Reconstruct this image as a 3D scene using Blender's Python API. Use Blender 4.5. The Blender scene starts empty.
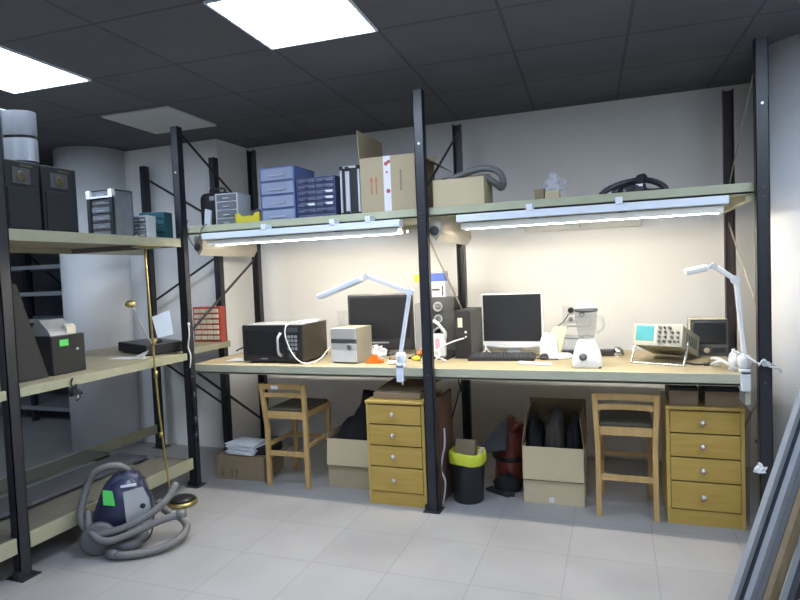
import bpy, bmesh, math, random
from mathutils import Vector, Matrix, noise
random.seed(7)
SC = bpy.context.scene
COL = SC.collection
PI = math.pi

# ------------------------------------------------------------------ materials
def new_mat(name):
    m = bpy.data.materials.new(name); m.use_nodes = True
    nt = m.node_tree
    return m, nt, nt.nodes['Principled BSDF']

def mat(name, col, rough=.6, metal=0, vary=.08, scale=12, bump=0, spec=None, alpha=1, trans=0, ior=None):
    m, nt, b = new_mat(name)
    N, L = nt.nodes, nt.links
    tc = N.new('ShaderNodeTexCoord')
    nz = N.new('ShaderNodeTexNoise'); nz.inputs['Scale'].default_value = scale; nz.inputs['Detail'].default_value = 5
    L.new(tc.outputs['Object'], nz.inputs['Vector'])
    mx = N.new('ShaderNodeMix'); mx.data_type = 'RGBA'
    c = Vector(col)
    mx.inputs[6].default_value = (*(c * (1 - vary)), 1)
    mx.inputs[7].default_value = (*[min(1, k * (1 + vary)) for k in c], 1)
    L.new(nz.outputs['Fac'], mx.inputs[0])
    L.new(mx.outputs[2], b.inputs['Base Color'])
    b.inputs['Roughness'].default_value = rough
    b.inputs['Metallic'].default_value = metal
    if spec is not None: b.inputs['Specular IOR Level'].default_value = spec
    if alpha < 1: b.inputs['Alpha'].default_value = alpha
    if trans: b.inputs['Transmission Weight'].default_value = trans
    if ior: b.inputs['IOR'].default_value = ior
    if bump:
        bp = N.new('ShaderNodeBump'); bp.inputs['Strength'].default_value = bump; bp.inputs['Distance'].default_value = .01
        L.new(nz.outputs['Fac'], bp.inputs['Height']); L.new(bp.outputs[0], b.inputs['Normal'])
    return m

def emit(name, col, s):
    m, nt, b = new_mat(name)
    b.inputs['Base Color'].default_value = (.9, .9, .9, 1)
    b.inputs['Emission Color'].default_value = (*col, 1); b.inputs['Emission Strength'].default_value = s
    return m

def wood(name, c1, c2, axis='Z', scale=9, rough=.5):
    m, nt, b = new_mat(name); N, L = nt.nodes, nt.links
    tc = N.new('ShaderNodeTexCoord'); mp = N.new('ShaderNodeMapping')
    s = {'X': (1, 12, 12), 'Y': (12, 1, 12), 'Z': (12, 12, 1)}[axis]
    mp.inputs['Scale'].default_value = s
    L.new(tc.outputs['Object'], mp.inputs[0])
    nz = N.new('ShaderNodeTexNoise'); nz.inputs['Scale'].default_value = scale * .4; nz.inputs['Detail'].default_value = 6
    nz.inputs['Distortion'].default_value = .6
    L.new(mp.outputs[0], nz.inputs['Vector'])
    r = N.new('ShaderNodeValToRGB'); r.color_ramp.elements[0].position = .3; r.color_ramp.elements[1].position = .7
    r.color_ramp.elements[0].color = (*c1, 1); r.color_ramp.elements[1].color = (*c2, 1)
    L.new(nz.outputs['Fac'], r.inputs[0]); L.new(r.outputs[0], b.inputs['Base Color'])
    b.inputs['Roughness'].default_value = rough
    return m

def tiles(name, c1, c2, cm, w, h, off=(0, 0), rot=0, mortar=.004, rough=.5, stain=None, spec=.5):
    m, nt, b = new_mat(name); N, L = nt.nodes, nt.links
    g = N.new('ShaderNodeNewGeometry'); mp = N.new('ShaderNodeMapping'); mp.vector_type = 'TEXTURE'
    mp.inputs['Location'].default_value = (off[0], off[1], 0); mp.inputs['Rotation'].default_value = (0, 0, rot)
    L.new(g.outputs['Position'], mp.inputs[0])
    br = N.new('ShaderNodeTexBrick'); br.offset = 0; br.squash = 1
    br.inputs['Scale'].default_value = 1; br.inputs['Brick Width'].default_value = w; br.inputs['Row Height'].default_value = h
    br.inputs['Mortar Size'].default_value = mortar; br.inputs['Mortar Smooth'].default_value = .3
    br.inputs['Color1'].default_value = (*c1, 1); br.inputs['Color2'].default_value = (*c2, 1); br.inputs['Mortar'].default_value = (*cm, 1)
    L.new(mp.outputs[0], br.inputs['Vector'])
    nz = N.new('ShaderNodeTexNoise'); nz.inputs['Scale'].default_value = 2.2; nz.inputs['Detail'].default_value = 7
    L.new(g.outputs['Position'], nz.inputs['Vector'])
    mr = N.new('ShaderNodeMapRange'); mr.inputs[1].default_value = .3; mr.inputs[2].default_value = .7; mr.inputs[3].default_value = .88; mr.inputs[4].default_value = 1.08
    L.new(nz.outputs['Fac'], mr.inputs[0])
    mx = N.new('ShaderNodeMix'); mx.data_type = 'RGBA'; mx.blend_type = 'MULTIPLY'; mx.inputs[0].default_value = 1
    L.new(br.outputs['Color'], mx.inputs[6]); L.new(mr.outputs[0], mx.inputs[7])
    L.new(mx.outputs[2], b.inputs['Base Color'])
    b.inputs['Roughness'].default_value = rough; b.inputs['Specular IOR Level'].default_value = spec
    return m

M = {}
M['wall'] = mat('wall_paint', (.80, .79, .78), .9, vary=.03, scale=3, bump=.05)
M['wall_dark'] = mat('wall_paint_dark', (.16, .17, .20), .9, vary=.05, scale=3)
M['column'] = mat('column_paint', (.80, .80, .81), .85, vary=.03, scale=3)
M['post'] = mat('charcoal_steel', (.018, .019, .025), .42, .0, .3, 18, spec=.5)
M['post_rust'] = mat('rusty_steel', (.045, .030, .028), .6, .0, .4, 18)
M['beam'] = mat('olive_cream_paint', (.43, .43, .29), .5, 0, .12, 14)
M['beam_left'] = mat('shaded_olive_cream_paint', (.33, .32, .22), .6, 0, .14, 14)  # beam paint darkened for the left rack; the dimness there is in the colour
M['beam_grey'] = mat('grey_green_paint', (.46, .445, .33), .5, 0, .10, 14)
M['board'] = wood('chipboard', (.36, .295, .175), (.44, .37, .235), 'X', 14, .6)
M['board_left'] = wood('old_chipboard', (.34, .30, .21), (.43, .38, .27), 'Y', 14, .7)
M['board_low'] = wood('dark_olive_board', (.10, .10, .085), (.15, .145, .115), 'Y', 14, .8)  # darker than the upper shelf boards
M['grey_low'] = wood('dark_grey_board', (.075, .08, .095), (.11, .115, .13), 'Y', 14, .8)  # darker and bluer than the upper shelf boards
M['under'] = mat('grey_underside', (.16, .15, .14), .8)
M['white_metal'] = mat('white_enamel', (.74, .77, .84), .4, 0, .02)
M['cross'] = mat('taupe_metal', (.40, .37, .31), .6)
M['cream_metal'] = mat('cream_enamel', (.70, .67, .58), .6, 0, .05)
M['white'] = mat('white_plastic', (.70, .70, .70), .35, 0, .02)
M['lampwhite'] = mat('lamp_white', (.74, .78, .88), .35, 0, .02)
M['black'] = mat('black_plastic', (.018, .018, .021), .35, 0, .2)
M['blackmat'] = mat('matt_black', (.011, .011, .012), .75, 0, .25)
M['grille'] = mat('speaker_grille', (.012, .012, .016), .8, 0, .25, 200, bump=.3)
M['screen'] = mat('dark_screen', (.014, .015, .018), .25, 0, .05)
M['darkgrey'] = mat('dark_grey_plastic', (.06, .062, .066), .5, 0, .1)
M['grey'] = mat('grey_plastic', (.26, .26, .27), .5, 0, .06)
M['silver'] = mat('brushed_silver', (.55, .56, .58), .35, .5, .04)
M['dull_silver'] = mat('dull_silver', (.30, .31, .33), .4, .4, .04)
M['chrome'] = mat('chrome', (.7, .7, .7), .18, 1, .02)
M['brass'] = mat('brass', (.50, .39, .15), .32, .85, .12)
M['beige'] = mat('beige_plastic', (.50, .46, .37), .5, 0, .05)
M['scope'] = mat('instrument_beige', (.38, .36, .30), .5, 0, .05)
M['scope_side'] = mat('instrument_side', (.30, .28, .22), .5, 0, .1)
M['mw_side'] = mat('dark_brown_steel', (.045, .036, .026), .4)
M['cyan'] = mat('cyan_glass', (.07, .33, .36), .25, 0, .03)
M['card'] = mat('cardboard', (.40, .315, .20), .85, 0, .07, 9)
M['card_dark'] = mat('cardboard_dark', (.26, .185, .115), .85, 0, .1, 9)
M['card_light'] = mat('cardboard_light', (.54, .44, .28), .85, 0, .06, 9)
M['tape'] = mat('white_tape', (.68, .66, .70), .35, 0, .06, 30)
M['red'] = mat('red_plastic', (.42, .07, .05), .5, 0, .1)
M['olive_dark'] = mat('dull_brass', (.10, .085, .04), .5, .3, .1)
M['redprint'] = mat('red_print', (.45, .16, .07), .8)
M['brownprint'] = mat('brown_print', (.16, .11, .07), .8)
M['pine'] = wood('blond_wood', (.47, .29, .105), (.56, .36, .145), 'Z', 8, .5)
M['oak'] = wood('oak_veneer', (.43, .27, .055), (.50, .33, .08), 'X', 8, .45)
M['oak_side'] = wood('oak_side', (.45, .30, .07), (.53, .36, .10), 'Z', 8, .45)
M['gap'] = mat('drawer_gap', (.10, .06, .02), .9)
M['seat'] = mat('dark_woven_seat', (.085, .075, .05), .9, 0, .3, 60, bump=.4)
M['knob'] = mat('knob', (.55, .50, .45), .3, .6, .05)
M['cloth_black'] = mat('black_cloth', (.014, .014, .017), .95, 0, .3, 14, bump=.3)
M['cloth_brown'] = mat('dark_brown_leather', (.055, .047, .038), .7, 0, .3, 14, bump=.3)
M['cloth_grey'] = mat('grey_cloth', (.09, .09, .08), .9, 0, .3, 14)
M['bag'] = mat('yellow_bag', (.55, .60, .04), .4, 0, .1, 30)
M['yellow'] = mat('yellow_plastic', (.62, .50, .02), .45, 0, .06)
M['blue_clear'] = mat('blue_clear_plastic', (.50, .56, .74), .15, 0, .10, 20, alpha=.42)
M['blue_frame'] = mat('blue_frame', (.13, .18, .42), .3, 0, .05, alpha=.7)
M['navy'] = mat('navy_plastic', (.045, .055, .13), .35, 0, .08)
M['navy_front'] = mat('smoky_drawer', (.11, .12, .19), .2, 0, .25, 25)
M['clear'] = mat('clear_plastic', (.62, .64, .68), .2, 0, .06, 20, alpha=.5)
M['smoke'] = mat('smoke_plastic', (.20, .21, .23), .2, 0, .2, 20, alpha=.75)
M['teal'] = mat('teal_plastic', (.022, .085, .105), .35, 0, .15, alpha=.95)
M['lightgrey'] = mat('light_grey_plastic', (.50, .52, .55), .4, 0, .04)
M['paper'] = mat('paper', (.72, .74, .78), .85, 0, .03)
M['paperwarm'] = mat('paper_warm', (.66, .60, .48), .85, 0, .05)
M['green'] = mat('green_sticker', (.10, .62, .12), .6, 0, .03)
M['navy_vac'] = mat('vacuum_navy', (.028, .032, .075), .3, 0, .1)
M['hose'] = mat('grey_hose', (.16, .155, .155), .5, 0, .1, 30)
M['hose_dark'] = mat('dark_hose', (.055, .058, .07), .4, 0, .15, 30)
M['wheel'] = mat('wheel_grey', (.11, .11, .12), .5, 0, .1)
M['redvac'] = mat('dark_red_plastic', (.16, .03, .022), .4, 0, .2)
M['orange'] = mat('orange_plastic', (.70, .17, .01), .35, 0, .06)
M['bluepack'] = mat('blue_packet', (.07, .13, .50), .4, 0, .15)
M['pink'] = mat('pink_plastic', (.72, .33, .42), .5, 0, .05)
M['pipe_grey'] = mat('grey_profile', (.12, .125, .135), .45, 0, .15, 6)
M['pipe_light'] = mat('light_profile', (.22, .225, .24), .5, 0, .12, 6)
M['pipe_dark'] = mat('dark_profile', (.015, .018, .028), .45, 0, .2)
M['lumber'] = wood('raw_lumber', (.15, .105, .055), (.22, .16, .09), 'Z', 5, .75)
M['lumber_pale'] = wood('pale_lumber', (.24, .22, .18), (.30, .28, .23), 'Z', 5, .75)
M['vent'] = mat('white_ceiling_tile', (.55, .56, .58), .9, 0, .03)
M['sheet'] = mat('clear_sheet', (.35, .37, .40), .15, 0, .05, alpha=.35)
M['strap'] = mat('pale_strap', (.36, .33, .26), .5, .2, .1)
M['glass'], _nt, _b = new_mat('jug_glass')
_b.inputs['Base Color'].default_value = (.42, .43, .41, 1); _b.inputs['Roughness'].default_value = .06
_b.inputs['Alpha'].default_value = .2; _b.inputs['Specular IOR Level'].default_value = .8
M['panel'] = emit('led_panel', (.67, .81, 1.0), 18)
M['tube'] = emit('fluorescent_tube', (1.0, .93, .80), 142)
M['floor'] = tiles('floor_tiles', (.315, .305, .30), (.33, .32, .315), (.245, .24, .24), .39, .39, (.12, .03), .0, .0028, .42)
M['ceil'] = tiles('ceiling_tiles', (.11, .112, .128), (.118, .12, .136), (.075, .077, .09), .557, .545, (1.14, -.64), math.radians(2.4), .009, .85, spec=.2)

# ------------------------------------------------------------------ mesh builder
class MB:
    def __init__(s): s.bm = bmesh.new()
    def box(s, x0, x1, y0, y1, z0, z1, bev=0, T=None, seg=2):
        r = bmesh.ops.create_cube(s.bm, size=1)
        vs = r['verts']
        mt = Matrix.Translation(((x0 + x1) / 2, (y0 + y1) / 2, (z0 + z1) / 2)) @ Matrix.Diagonal((abs(x1 - x0), abs(y1 - y0), abs(z1 - z0), 1))
        bmesh.ops.transform(s.bm, matrix=mt, verts=vs)
        if bev:
            es = {e for v in vs for e in v.link_edges}
            rr = bmesh.ops.bevel(s.bm, geom=list(es), offset=bev, segments=seg, affect='EDGES', profile=.5)
            vs = list({v for f in rr['faces'] for v in f.verts} | {v for v in vs if v.is_valid})
        if T is not None: bmesh.ops.transform(s.bm, matrix=T, verts=vs)
        return s
    def bar(s, p0, p1, w, t, up=(0, 0, 1), bev=0):
        p0, p1 = Vector(p0), Vector(p1); d = (p1 - p0); L = d.length; z = d.normalized()
        x = Vector(up).cross(z)
        if x.length < 1e-4: x = Vector((1, 0, 0))
        x.normalize(); y = z.cross(x)
        T = Matrix.Translation(p0) @ Matrix((x, y, z)).transposed().to_4x4()
        return s.box(-w / 2, w / 2, -t / 2, t / 2, 0, L, bev, T)
    def ring(s, c, x, y, r, n):
        return [s.bm.verts.new(c + x * (math.cos(2 * PI * i / n) * r) + y * (math.sin(2 * PI * i / n) * r)) for i in range(n)]
    def skin(s, rings, caps=True, smooth=True, close=False):
        n = len(rings[0])
        pairs = list(zip(rings, rings[1:])) + ([(rings[-1], rings[0])] if close else [])
        for a, b in pairs:
            for i in range(n):
                f = s.bm.faces.new((a[i], a[(i + 1) % n], b[(i + 1) % n], b[i])); f.smooth = smooth
        if caps and not close:
            s.bm.faces.new(rings[0][::-1]); s.bm.faces.new(rings[-1])
        return s
    def cyl(s, p0, p1, r, r2=None, n=16):
        p0, p1 = Vector(p0), Vector(p1); z = (p1 - p0).normalized()
        x = z.orthogonal().normalized(); y = z.cross(x)
        return s.skin([s.ring(p0, x, y, r, n), s.ring(p1, x, y, r if r2 is None else r2, n)])
    def tube(s, pts, r, n=8, res=6, taper=None, rib=0):
        P = [Vector(p) for p in pts]
        if len(P) > 2 and res > 1:
            Q = []
            for i in range(len(P) - 1):
                a = P[max(i - 1, 0)]; b = P[i]; c = P[i + 1]; d = P[min(i + 2, len(P) - 1)]
                for k in range(res):
                    t = k / res
                    Q.append(.5 * ((2 * b) + (c - a) * t + (2 * a - 5 * b + 4 * c - d) * t * t + (3 * b - a - 3 * c + d) * t ** 3))
            Q.append(P[-1]); P = Q
        rings = []; x = None
        for i, p in enumerate(P):
            t = (P[min(i + 1, len(P) - 1)] - P[max(i - 1, 0)]).normalized()
            x = t.orthogonal().normalized() if x is None else (x - t * x.dot(t)).normalized()
            rr = r * (1 + (rib if i % 2 else -rib))
            if taper: rr *= 1 + (taper - 1) * i / (len(P) - 1)
            rings.append(s.ring(p, x, t.cross(x), rr, n))
        return s.skin(rings)
    def lathe(s, prof, c=(0, 0, 0), n=24, sx=1, sy=1, smooth=True, caps=True, T=None):
        c = Vector(c); rings = []
        for r, z in prof:
            rings.append([s.bm.verts.new(c + Vector((math.cos(2 * PI * i / n) * r * sx, math.sin(2 * PI * i / n) * r * sy, z))) for i in range(n)])
        s.skin(rings, caps, smooth)
        if T is not None: bmesh.ops.transform(s.bm, matrix=T, verts=[v for q in rings for v in q])
        return s
    def prism(s, poly, a0, a1, axis='y', T=None):
        def mk(u, v, a): return {'y': (u, a, v), 'x': (a, u, v), 'z': (u, v, a)}[axis]
        A = [s.bm.verts.new(mk(u, v, a0)) for u, v in poly]; B = [s.bm.verts.new(mk(u, v, a1)) for u, v in poly]
        n = len(poly)
        s.bm.faces.new(A); s.bm.faces.new(B[::-1])
        for i in range(n): s.bm.faces.new((A[i], B[i], B[(i + 1) % n], A[(i + 1) % n]))
        if T is not None: bmesh.ops.transform(s.bm, matrix=T, verts=A + B)
        return s
    def quad(s, pts, th=.003):
        P = [Vector(p) for p in pts]; nrm = (P[1] - P[0]).cross(P[3] - P[0]).normalized() * th
        A = [s.bm.verts.new(p) for p in P]; B = [s.bm.verts.new(p + nrm) for p in P]
        s.bm.faces.new(A); s.bm.faces.new(B[::-1])
        for i in range(4): s.bm.faces.new((A[i], B[i], B[(i + 1) % 4], A[(i + 1) % 4]))
        return s
    def blob(s, c, size, amp=.25, freq=2.5, seed=0, sub=4, flat=True, sharp=False):
        r = bmesh.ops.create_icosphere(s.bm, subdivisions=sub, radius=1)
        c = Vector(c)
        for v in r['verts']:
            d = v.co.normalized(); q = d * freq + Vector((seed, seed * 1.7, seed * .3))
            k = noise.noise(q) + .5 * noise.noise(q * 2.3)
            if sharp: k = abs(k) * 1.6 - .4
            p = d * (1 + amp * k)
            if flat and p.z < -.35: p.z = -.35
            if flat: p.z = (p.z + .35) / 1.35 * 2 - 1 + 1
            v.co = c + Vector((p.x * size[0], p.y * size[1], p.z * size[2] * (.5 if flat else 1)))
        for v in r['verts']:
            for f in v.link_faces: f.smooth = not sharp
        return s
    def xform(s, T):
        bmesh.ops.transform(s.bm, matrix=T, verts=s.bm.verts[:]); return s
    def obj(s, name, m, parent=None):
        bmesh.ops.recalc_face_normals(s.bm, faces=s.bm.faces[:])
        me = bpy.data.meshes.new(name); s.bm.to_mesh(me); s.bm.free()
        me.materials.append(M[m] if isinstance(m, str) else m)
        o = bpy.data.objects.new(name, me); COL.objects.link(o)
        if parent is not None: o.parent = parent
        return o

def thing(name, label, cat, loc=(0, 0, 0), rz=0, group=None):
    o = bpy.data.objects.new(name, None); o.empty_display_size = .05; COL.objects.link(o)
    o.location = loc; o.rotation_euler = (0, 0, rz)
    o['label'] = label; o['category'] = cat
    if group: o['group'] = group
    return o
def tag(o, label, cat, loc=None, rz=0, group=None):
    o['label'] = label; o['category'] = cat
    if group: o['group'] = group
    if loc is not None: o.location = loc; o.rotation_euler = (0, 0, rz)
    return o
def struct(name, mb, m):
    o = mb.obj(name, m); o['kind'] = 'structure'; return o
def lab(o, t): o['label'] = t; return o
def copy_tree(o, parent=None):
    c = o.copy(); COL.objects.link(c)
    if parent is not None: c.parent = parent
    for ch in list(o.children): copy_tree(ch, c)
    return c
def R(d): return math.radians(d)
def RX(a): return Matrix.Rotation(R(a), 4, 'X')
def RY(a): return Matrix.Rotation(R(a), 4, 'Y')
def RZ(a): return Matrix.Rotation(R(a), 4, 'Z')
def TR(*v): return Matrix.Translation(v)

ZC = 2.51; WY = 1.2
# ------------------------------------------------------------------ setting
struct('floor', MB().box(-4.5, 4.3, -5.5, 2.6, -.1, 0), 'floor')
struct('ceiling', MB().box(-4.5, 4.3, -5.5, 2.6, ZC, ZC + .1), 'ceil')
struct('wall_back', MB().box(-.27, 4.2, WY, WY + .1, 0, ZC), 'wall')
struct('wall_left', MB().box(-1.62, -.27, .79, WY + .1, 0, ZC), 'wall')
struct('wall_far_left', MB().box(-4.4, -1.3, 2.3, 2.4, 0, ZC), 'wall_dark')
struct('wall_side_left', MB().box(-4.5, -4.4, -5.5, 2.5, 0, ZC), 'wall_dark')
struct('wall_right', MB().box(4.2, 4.3, -5.5, WY, 0, ZC), 'wall')
struct('wall_front', MB().box(-4.5, 4.3, -5.6, -5.5, 0, ZC), 'wall')
struct('column_left', MB().lathe([(.285, 0), (.285, ZC)], (-1.49, .70, 0), 48), 'column')
struct('column_right', MB().lathe([(.295, 0), (.295, ZC)], (3.77, .60, 0), 48), 'column')

# ceiling panels in the ceiling grid (grid turned by 2.4 degrees)
def ceil_xy(i, j):
    p = Matrix.Rotation(R(2.4), 2) @ Vector((i * .557, j * .545)); return (1.14 + p.x, -.64 + p.y)
def led(i, j, label):
    x, y = ceil_xy(i, j)
    t = thing('ceiling_light', label, 'ceiling light', (x, y, ZC), R(2.4), 'square light panels in the ceiling')
    MB().box(.012, .545, -.533, -.012, -.006, -.001).obj('diffuser', 'panel', t)
    f = MB()
    for a in ((.0, .557, -.545, -.533), (.0, .557, -.012, 0), (0, .012, -.533, -.012), (.545, .557, -.533, -.012)): f.box(*a, -.01, 0)
    f.obj('frame', 'white_metal', t)
led(0, 0, 'lit square ceiling light panel, the whole one at the top centre-left')
led(-3, 0, 'lit square ceiling light panel at the left edge above the black speakers')
led(3, -3, 'added unseen light panel behind the viewer on the right')  # added out of view to raise the room's brightness
led(0, -4, 'added unseen light panel behind the viewer in the middle')  # another unseen panel added for overall brightness, position guessed
led(-3, -4, 'added unseen light panel behind the viewer on the left')  # out-of-frame panel added so the room gets bright enough
led(4, -1, 'added unseen light panel over the leaning boards beyond the right edge')  # added beyond the frame to brighten the right column
led(-6, -1, 'added unseen light panel beyond the left edge, left of the shelving')  # added beyond the frame to lift the lower left column
x, y = ceil_xy(-2.93, 1.06)
tag(MB().box(.012, .545, .012, .533, -.012, 0).obj('ceiling_tile', 'vent'), 'pale grey square ceiling tile above the left shelves', 'ceiling tile', (x, y, ZC), R(2.4))

# ------------------------------------------------------------------ rack posts
def post(name, x, y, h, parent, m='post', open_to=1):
    b = MB(); w, d, t = .056, .048, .004
    s = open_to
    b.box(x - w / 2, x + w / 2, y - s * d / 2, y - s * (d / 2 - t), .004, h)
    b.box(x - w / 2, x - w / 2 + t, y - d / 2, y + d / 2, .004, h)
    b.box(x + w / 2 - t, x + w / 2, y - d / 2, y + d / 2, .004, h)
    o = b.obj(name, m, parent)
    f = MB().box(x - .05, x + .05, y - .055, y + .05, 0, .005).box(x - .05, x - w / 2, y - .02, y + .02, .005, .03).obj('foot_plate', m, o)
    for z in (.79, 1.67, 1.71, 2.1):
        if z < h: MB().cyl((x, y - s * d / 2, z), (x, y - s * (d / 2 + .006), z), .007, n=6).obj('bolt', 'silver' if z > 2 else 'darkgrey', o)
    return o
rk = thing('workbench_rack', 'long two-bay workbench of charcoal steel posts with olive beams, a worktop and a top shelf', 'workbench', (0, 0, 0))
P = [(0, 0, 2.4), (1.684, 0, 2.4), (3.36, 0, 2.4)]
for x, y, h in P: post('post', x, y, h, rk)
for x in (0, 1.684, 3.36): post('post', x, .86, 2.4, rk, 'post_rust' if x > 3 else 'post', -1)
# beams
for z0, z1, x1, m in ((.762, .822, 3.31, 'beam_grey'), (1.69, 1.745, 3.36, 'beam')):
    MB().box(-.02, x1, .026, .040, z0, z1, .002).box(-.02, x1, .026, .07, z0, z0 + .012).obj('front_beam', m, rk)
    MB().box(-.02, x1, .815, .83, z0, z1, .002).obj('rear_beam', m, rk)
MB().box(.0, 1.69, .041, .89, .80, .820).obj('worktop', 'board', rk)
MB().box(1.692, 3.30, .041, .89, .80, .820).obj('worktop', 'board', rk)
MB().box(0, 1.69, .041, .86, 1.715, 1.733).obj('shelf_board', 'beam', rk)
MB().box(1.692, 3.33, .041, .86, 1.715, 1.733).obj('shelf_board', 'beam', rk)
for x in (.0, 1.735):
    # deep folded cross beam under the shelf end
    c = MB().prism([(x - .03, 1.69), (x + .035, 1.69), (x + .035, 1.60), (x + .005, 1.555), (x - .03, 1.60)], .16 if x < 1 else .06, .82, 'y')
    o = c.obj('cross_beam', 'cross', rk)
    e = MB().cyl((x - .005, (.155 if x < 1 else .055), 1.615), (x - .005, (.16 if x < 1 else .06), 1.615), .028, n=12).obj('end_cap', 'darkgrey', o)
MB().box(3.28, 3.31, .04, .82, .74, .80).obj('cross_beam', 'beam_grey', rk)
MB().box(3.30, 3.33, .04, .82, 1.66, 1.715).obj('cross_beam', 'beam', rk)
MB().box(3.285, 3.308, .03, .05, .67, .762).obj('end_bracket', 'beam_grey', rk)
def brace(x, pts, m='post'):
    for a, b_ in pts:
        MB().bar((x, a[0], a[1]), (x, b_[0], b_[1]), .018, .004, (1, 0, 0)).obj('brace', m, rk)
brace(.012, [((.03, 2.36), (.84, 1.86)), ((.84, 1.55), (.03, 1.05)), ((.03, .78), (.84, .23))])
brace(1.70, [((.84, 2.34), (.03, 1.86))])
brace(1.70, [((.03, 1.58), (.84, 1.06))], 'strap')
brace(1.70, [((.84, .72), (.03, .2))])
brace(3.352, [((.03, 2.33), (.84, 1.80)), ((.84, 1.60), (.03, 1.10))], 'strap')
brace(3.352, [((.03, .72), (.84, .2))], 'strap')

# fluorescent fixtures
def fixture(x0, x1, label, clips, zo):
    t = thing('fluorescent_light', label, 'fluorescent light', (x0, 0, 1.607 + zo), 0, 'fluorescent fixtures under the top shelf')
    L = x1 - x0
    MB().box(0, L, -.055, .018, .038, .078, .004).obj('housing', 'white_metal', t)
    r = MB().prism([(-.03, .032), (.15, .032), (.165, .012), (.155, .012), (.145, .026), (-.024, .026), (-.024, .000), (-.03, .000)], .02, L - .02, 'x').obj('reflector', 'cream_metal', t)
    MB().cyl((.03, .075, .012), (L - .03, .075, .012), .008, n=12).obj('tube', 'tube', t)
    for a in (.012, L - .03): MB().box(a, a + .018, .055, .095, -.0, .026).obj('lamp_holder', 'white', t)
    for c in clips:
        MB().box(c, c + .035, -.060, .01, .072, .108, .002).obj('hanger_clip', 'white_metal', t)
    for c in clips:
        MB().box(c + .01, c + .05, -.02, .03, .024, .038).obj('ballast_bracket', 'darkgrey', t)
fixture(.20, 1.56, 'long white fluorescent fixture along the left bay\'s shelf edge', (.45, .92, 1.15), .0)
fixture(1.89, 3.215, 'long white fluorescent fixture along the right bay\'s shelf edge', (.38, .82), .0)
t = thing('wall_light', 'slim cream batten light fixed flat to the back wall below the top shelf', 'wall light', (2.09, WY, 1.635))
MB().box(0, .79, -.05, -.001, 0, .06, .008).obj('cover', 'cream_metal', t)
MB().box(.38, .39, -.052, -.05, .02, .03).obj('catch', 'grey', t)

# ------------------------------------------------------------------ left rack
lr = thing('shelving_rack', 'charcoal steel shelving rack with cream wooden shelves along the left side', 'shelving rack', (0, -1.2, 0))
def lx(mb): return mb.xform(TR(0, 1.2, 0))
def lpost(x, y, h, m='post'):
    b = MB(); w, d, t = .048, .056, .004
    b.box(x + w / 2 - t, x + w / 2, y - d / 2, y + d / 2, .004, h).box(x - w / 2, x + w / 2, y - d / 2, y - d / 2 + t, .004, h).box(x - w / 2, x + w / 2, y + d / 2 - t, y + d / 2, .004, h)
    o = lx(b).obj('post', m, lr)
    lx(MB().box(x - .05, x + .06, y - .05, y + .05, 0, .005).box(x - .01, x + .03, y - .045, y - .03, .005, .04)).obj('foot_plate', m, o)
lpost(0, -1.25, 2.33); lpost(-.93, .70, 2.34); lpost(-.245, .70, 2.34); lpost(0, -2.5, 2.33); lpost(-.93, -1.5, 2.33)
for z, th in ((1.665, .056), (.905, .046), (.20, .075)):
    lx(MB().box(.0, .018, -2.5, -1.282, z - th, z, .002)).obj('front_beam', 'beam_left', lr)
    lx(MB().box(.0, .018, -1.215, -.035, z - th, z, .002)).obj('front_beam', 'beam_left', lr)
    lx(MB().box(-.93, -.915, -2.5, .66, z - th, z, .002)).obj('rear_beam', 'beam_left', lr)
    ye = .66 if z != .905 else .66
    if z > .5: lx(MB().box(-.914, -.001, -2.5, -.05, z - .022, z - .004)).obj('shelf_board', 'board_left', lr)
    else:
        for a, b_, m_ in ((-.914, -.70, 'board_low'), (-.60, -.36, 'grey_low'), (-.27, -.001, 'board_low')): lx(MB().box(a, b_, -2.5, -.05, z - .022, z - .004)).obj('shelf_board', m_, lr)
    if .5 < z < 1: lx(MB().box(-.914, -.16, -.049, .66, z - .022, z - .004)).obj('shelf_board', 'board_left', lr)
    lx(MB().box(-.914, -.001, -.062, -.05, z - th, z - .023)).obj('cross_beam', 'under', lr)
lx(MB().box(-.158, -.145, -.04, .66, .86, .904)).obj('side_beam', 'beam_left', lr)
for a, b_ in (((-.90, 2.23), (-.29, 1.88)), ((-.90, 1.23), (-.29, 1.55)), ((-.90, .75), (-.29, .40))):
    lx(MB().bar((a[0], .70, a[1]), (b_[0], .70, b_[1]), .018, .004, (0, 1, 0))).obj('brace', 'post', lr)

# dark rack far left
fr = thing('storage_rack', 'grey metal storage rack with pale shelves in the dark corner behind the round column', 'storage rack', (-2.9, 1.2, 0))
for x, y in ((-.7, 0), (.48, 0), (-.7, .5), (.48, .5), (-.1, .0)):
    MB().box(x - .025, x + .025, y - .025, y + .025, 0, 2.3 if x > -.5 else 2.3).obj('post', 'post', fr)
for z in (.16, .62, 1.06, 1.335, 1.605):
    MB().box(-.7, .48, -.035, .52, z - .04, z).obj('shelf', 'lightgrey' if z > .7 else 'grey', fr)
MB().bar((-.7, .52, 1.75), (.45, .52, .9), .02, .005, (0, 1, 0)).obj('brace', 'post', fr)

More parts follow.
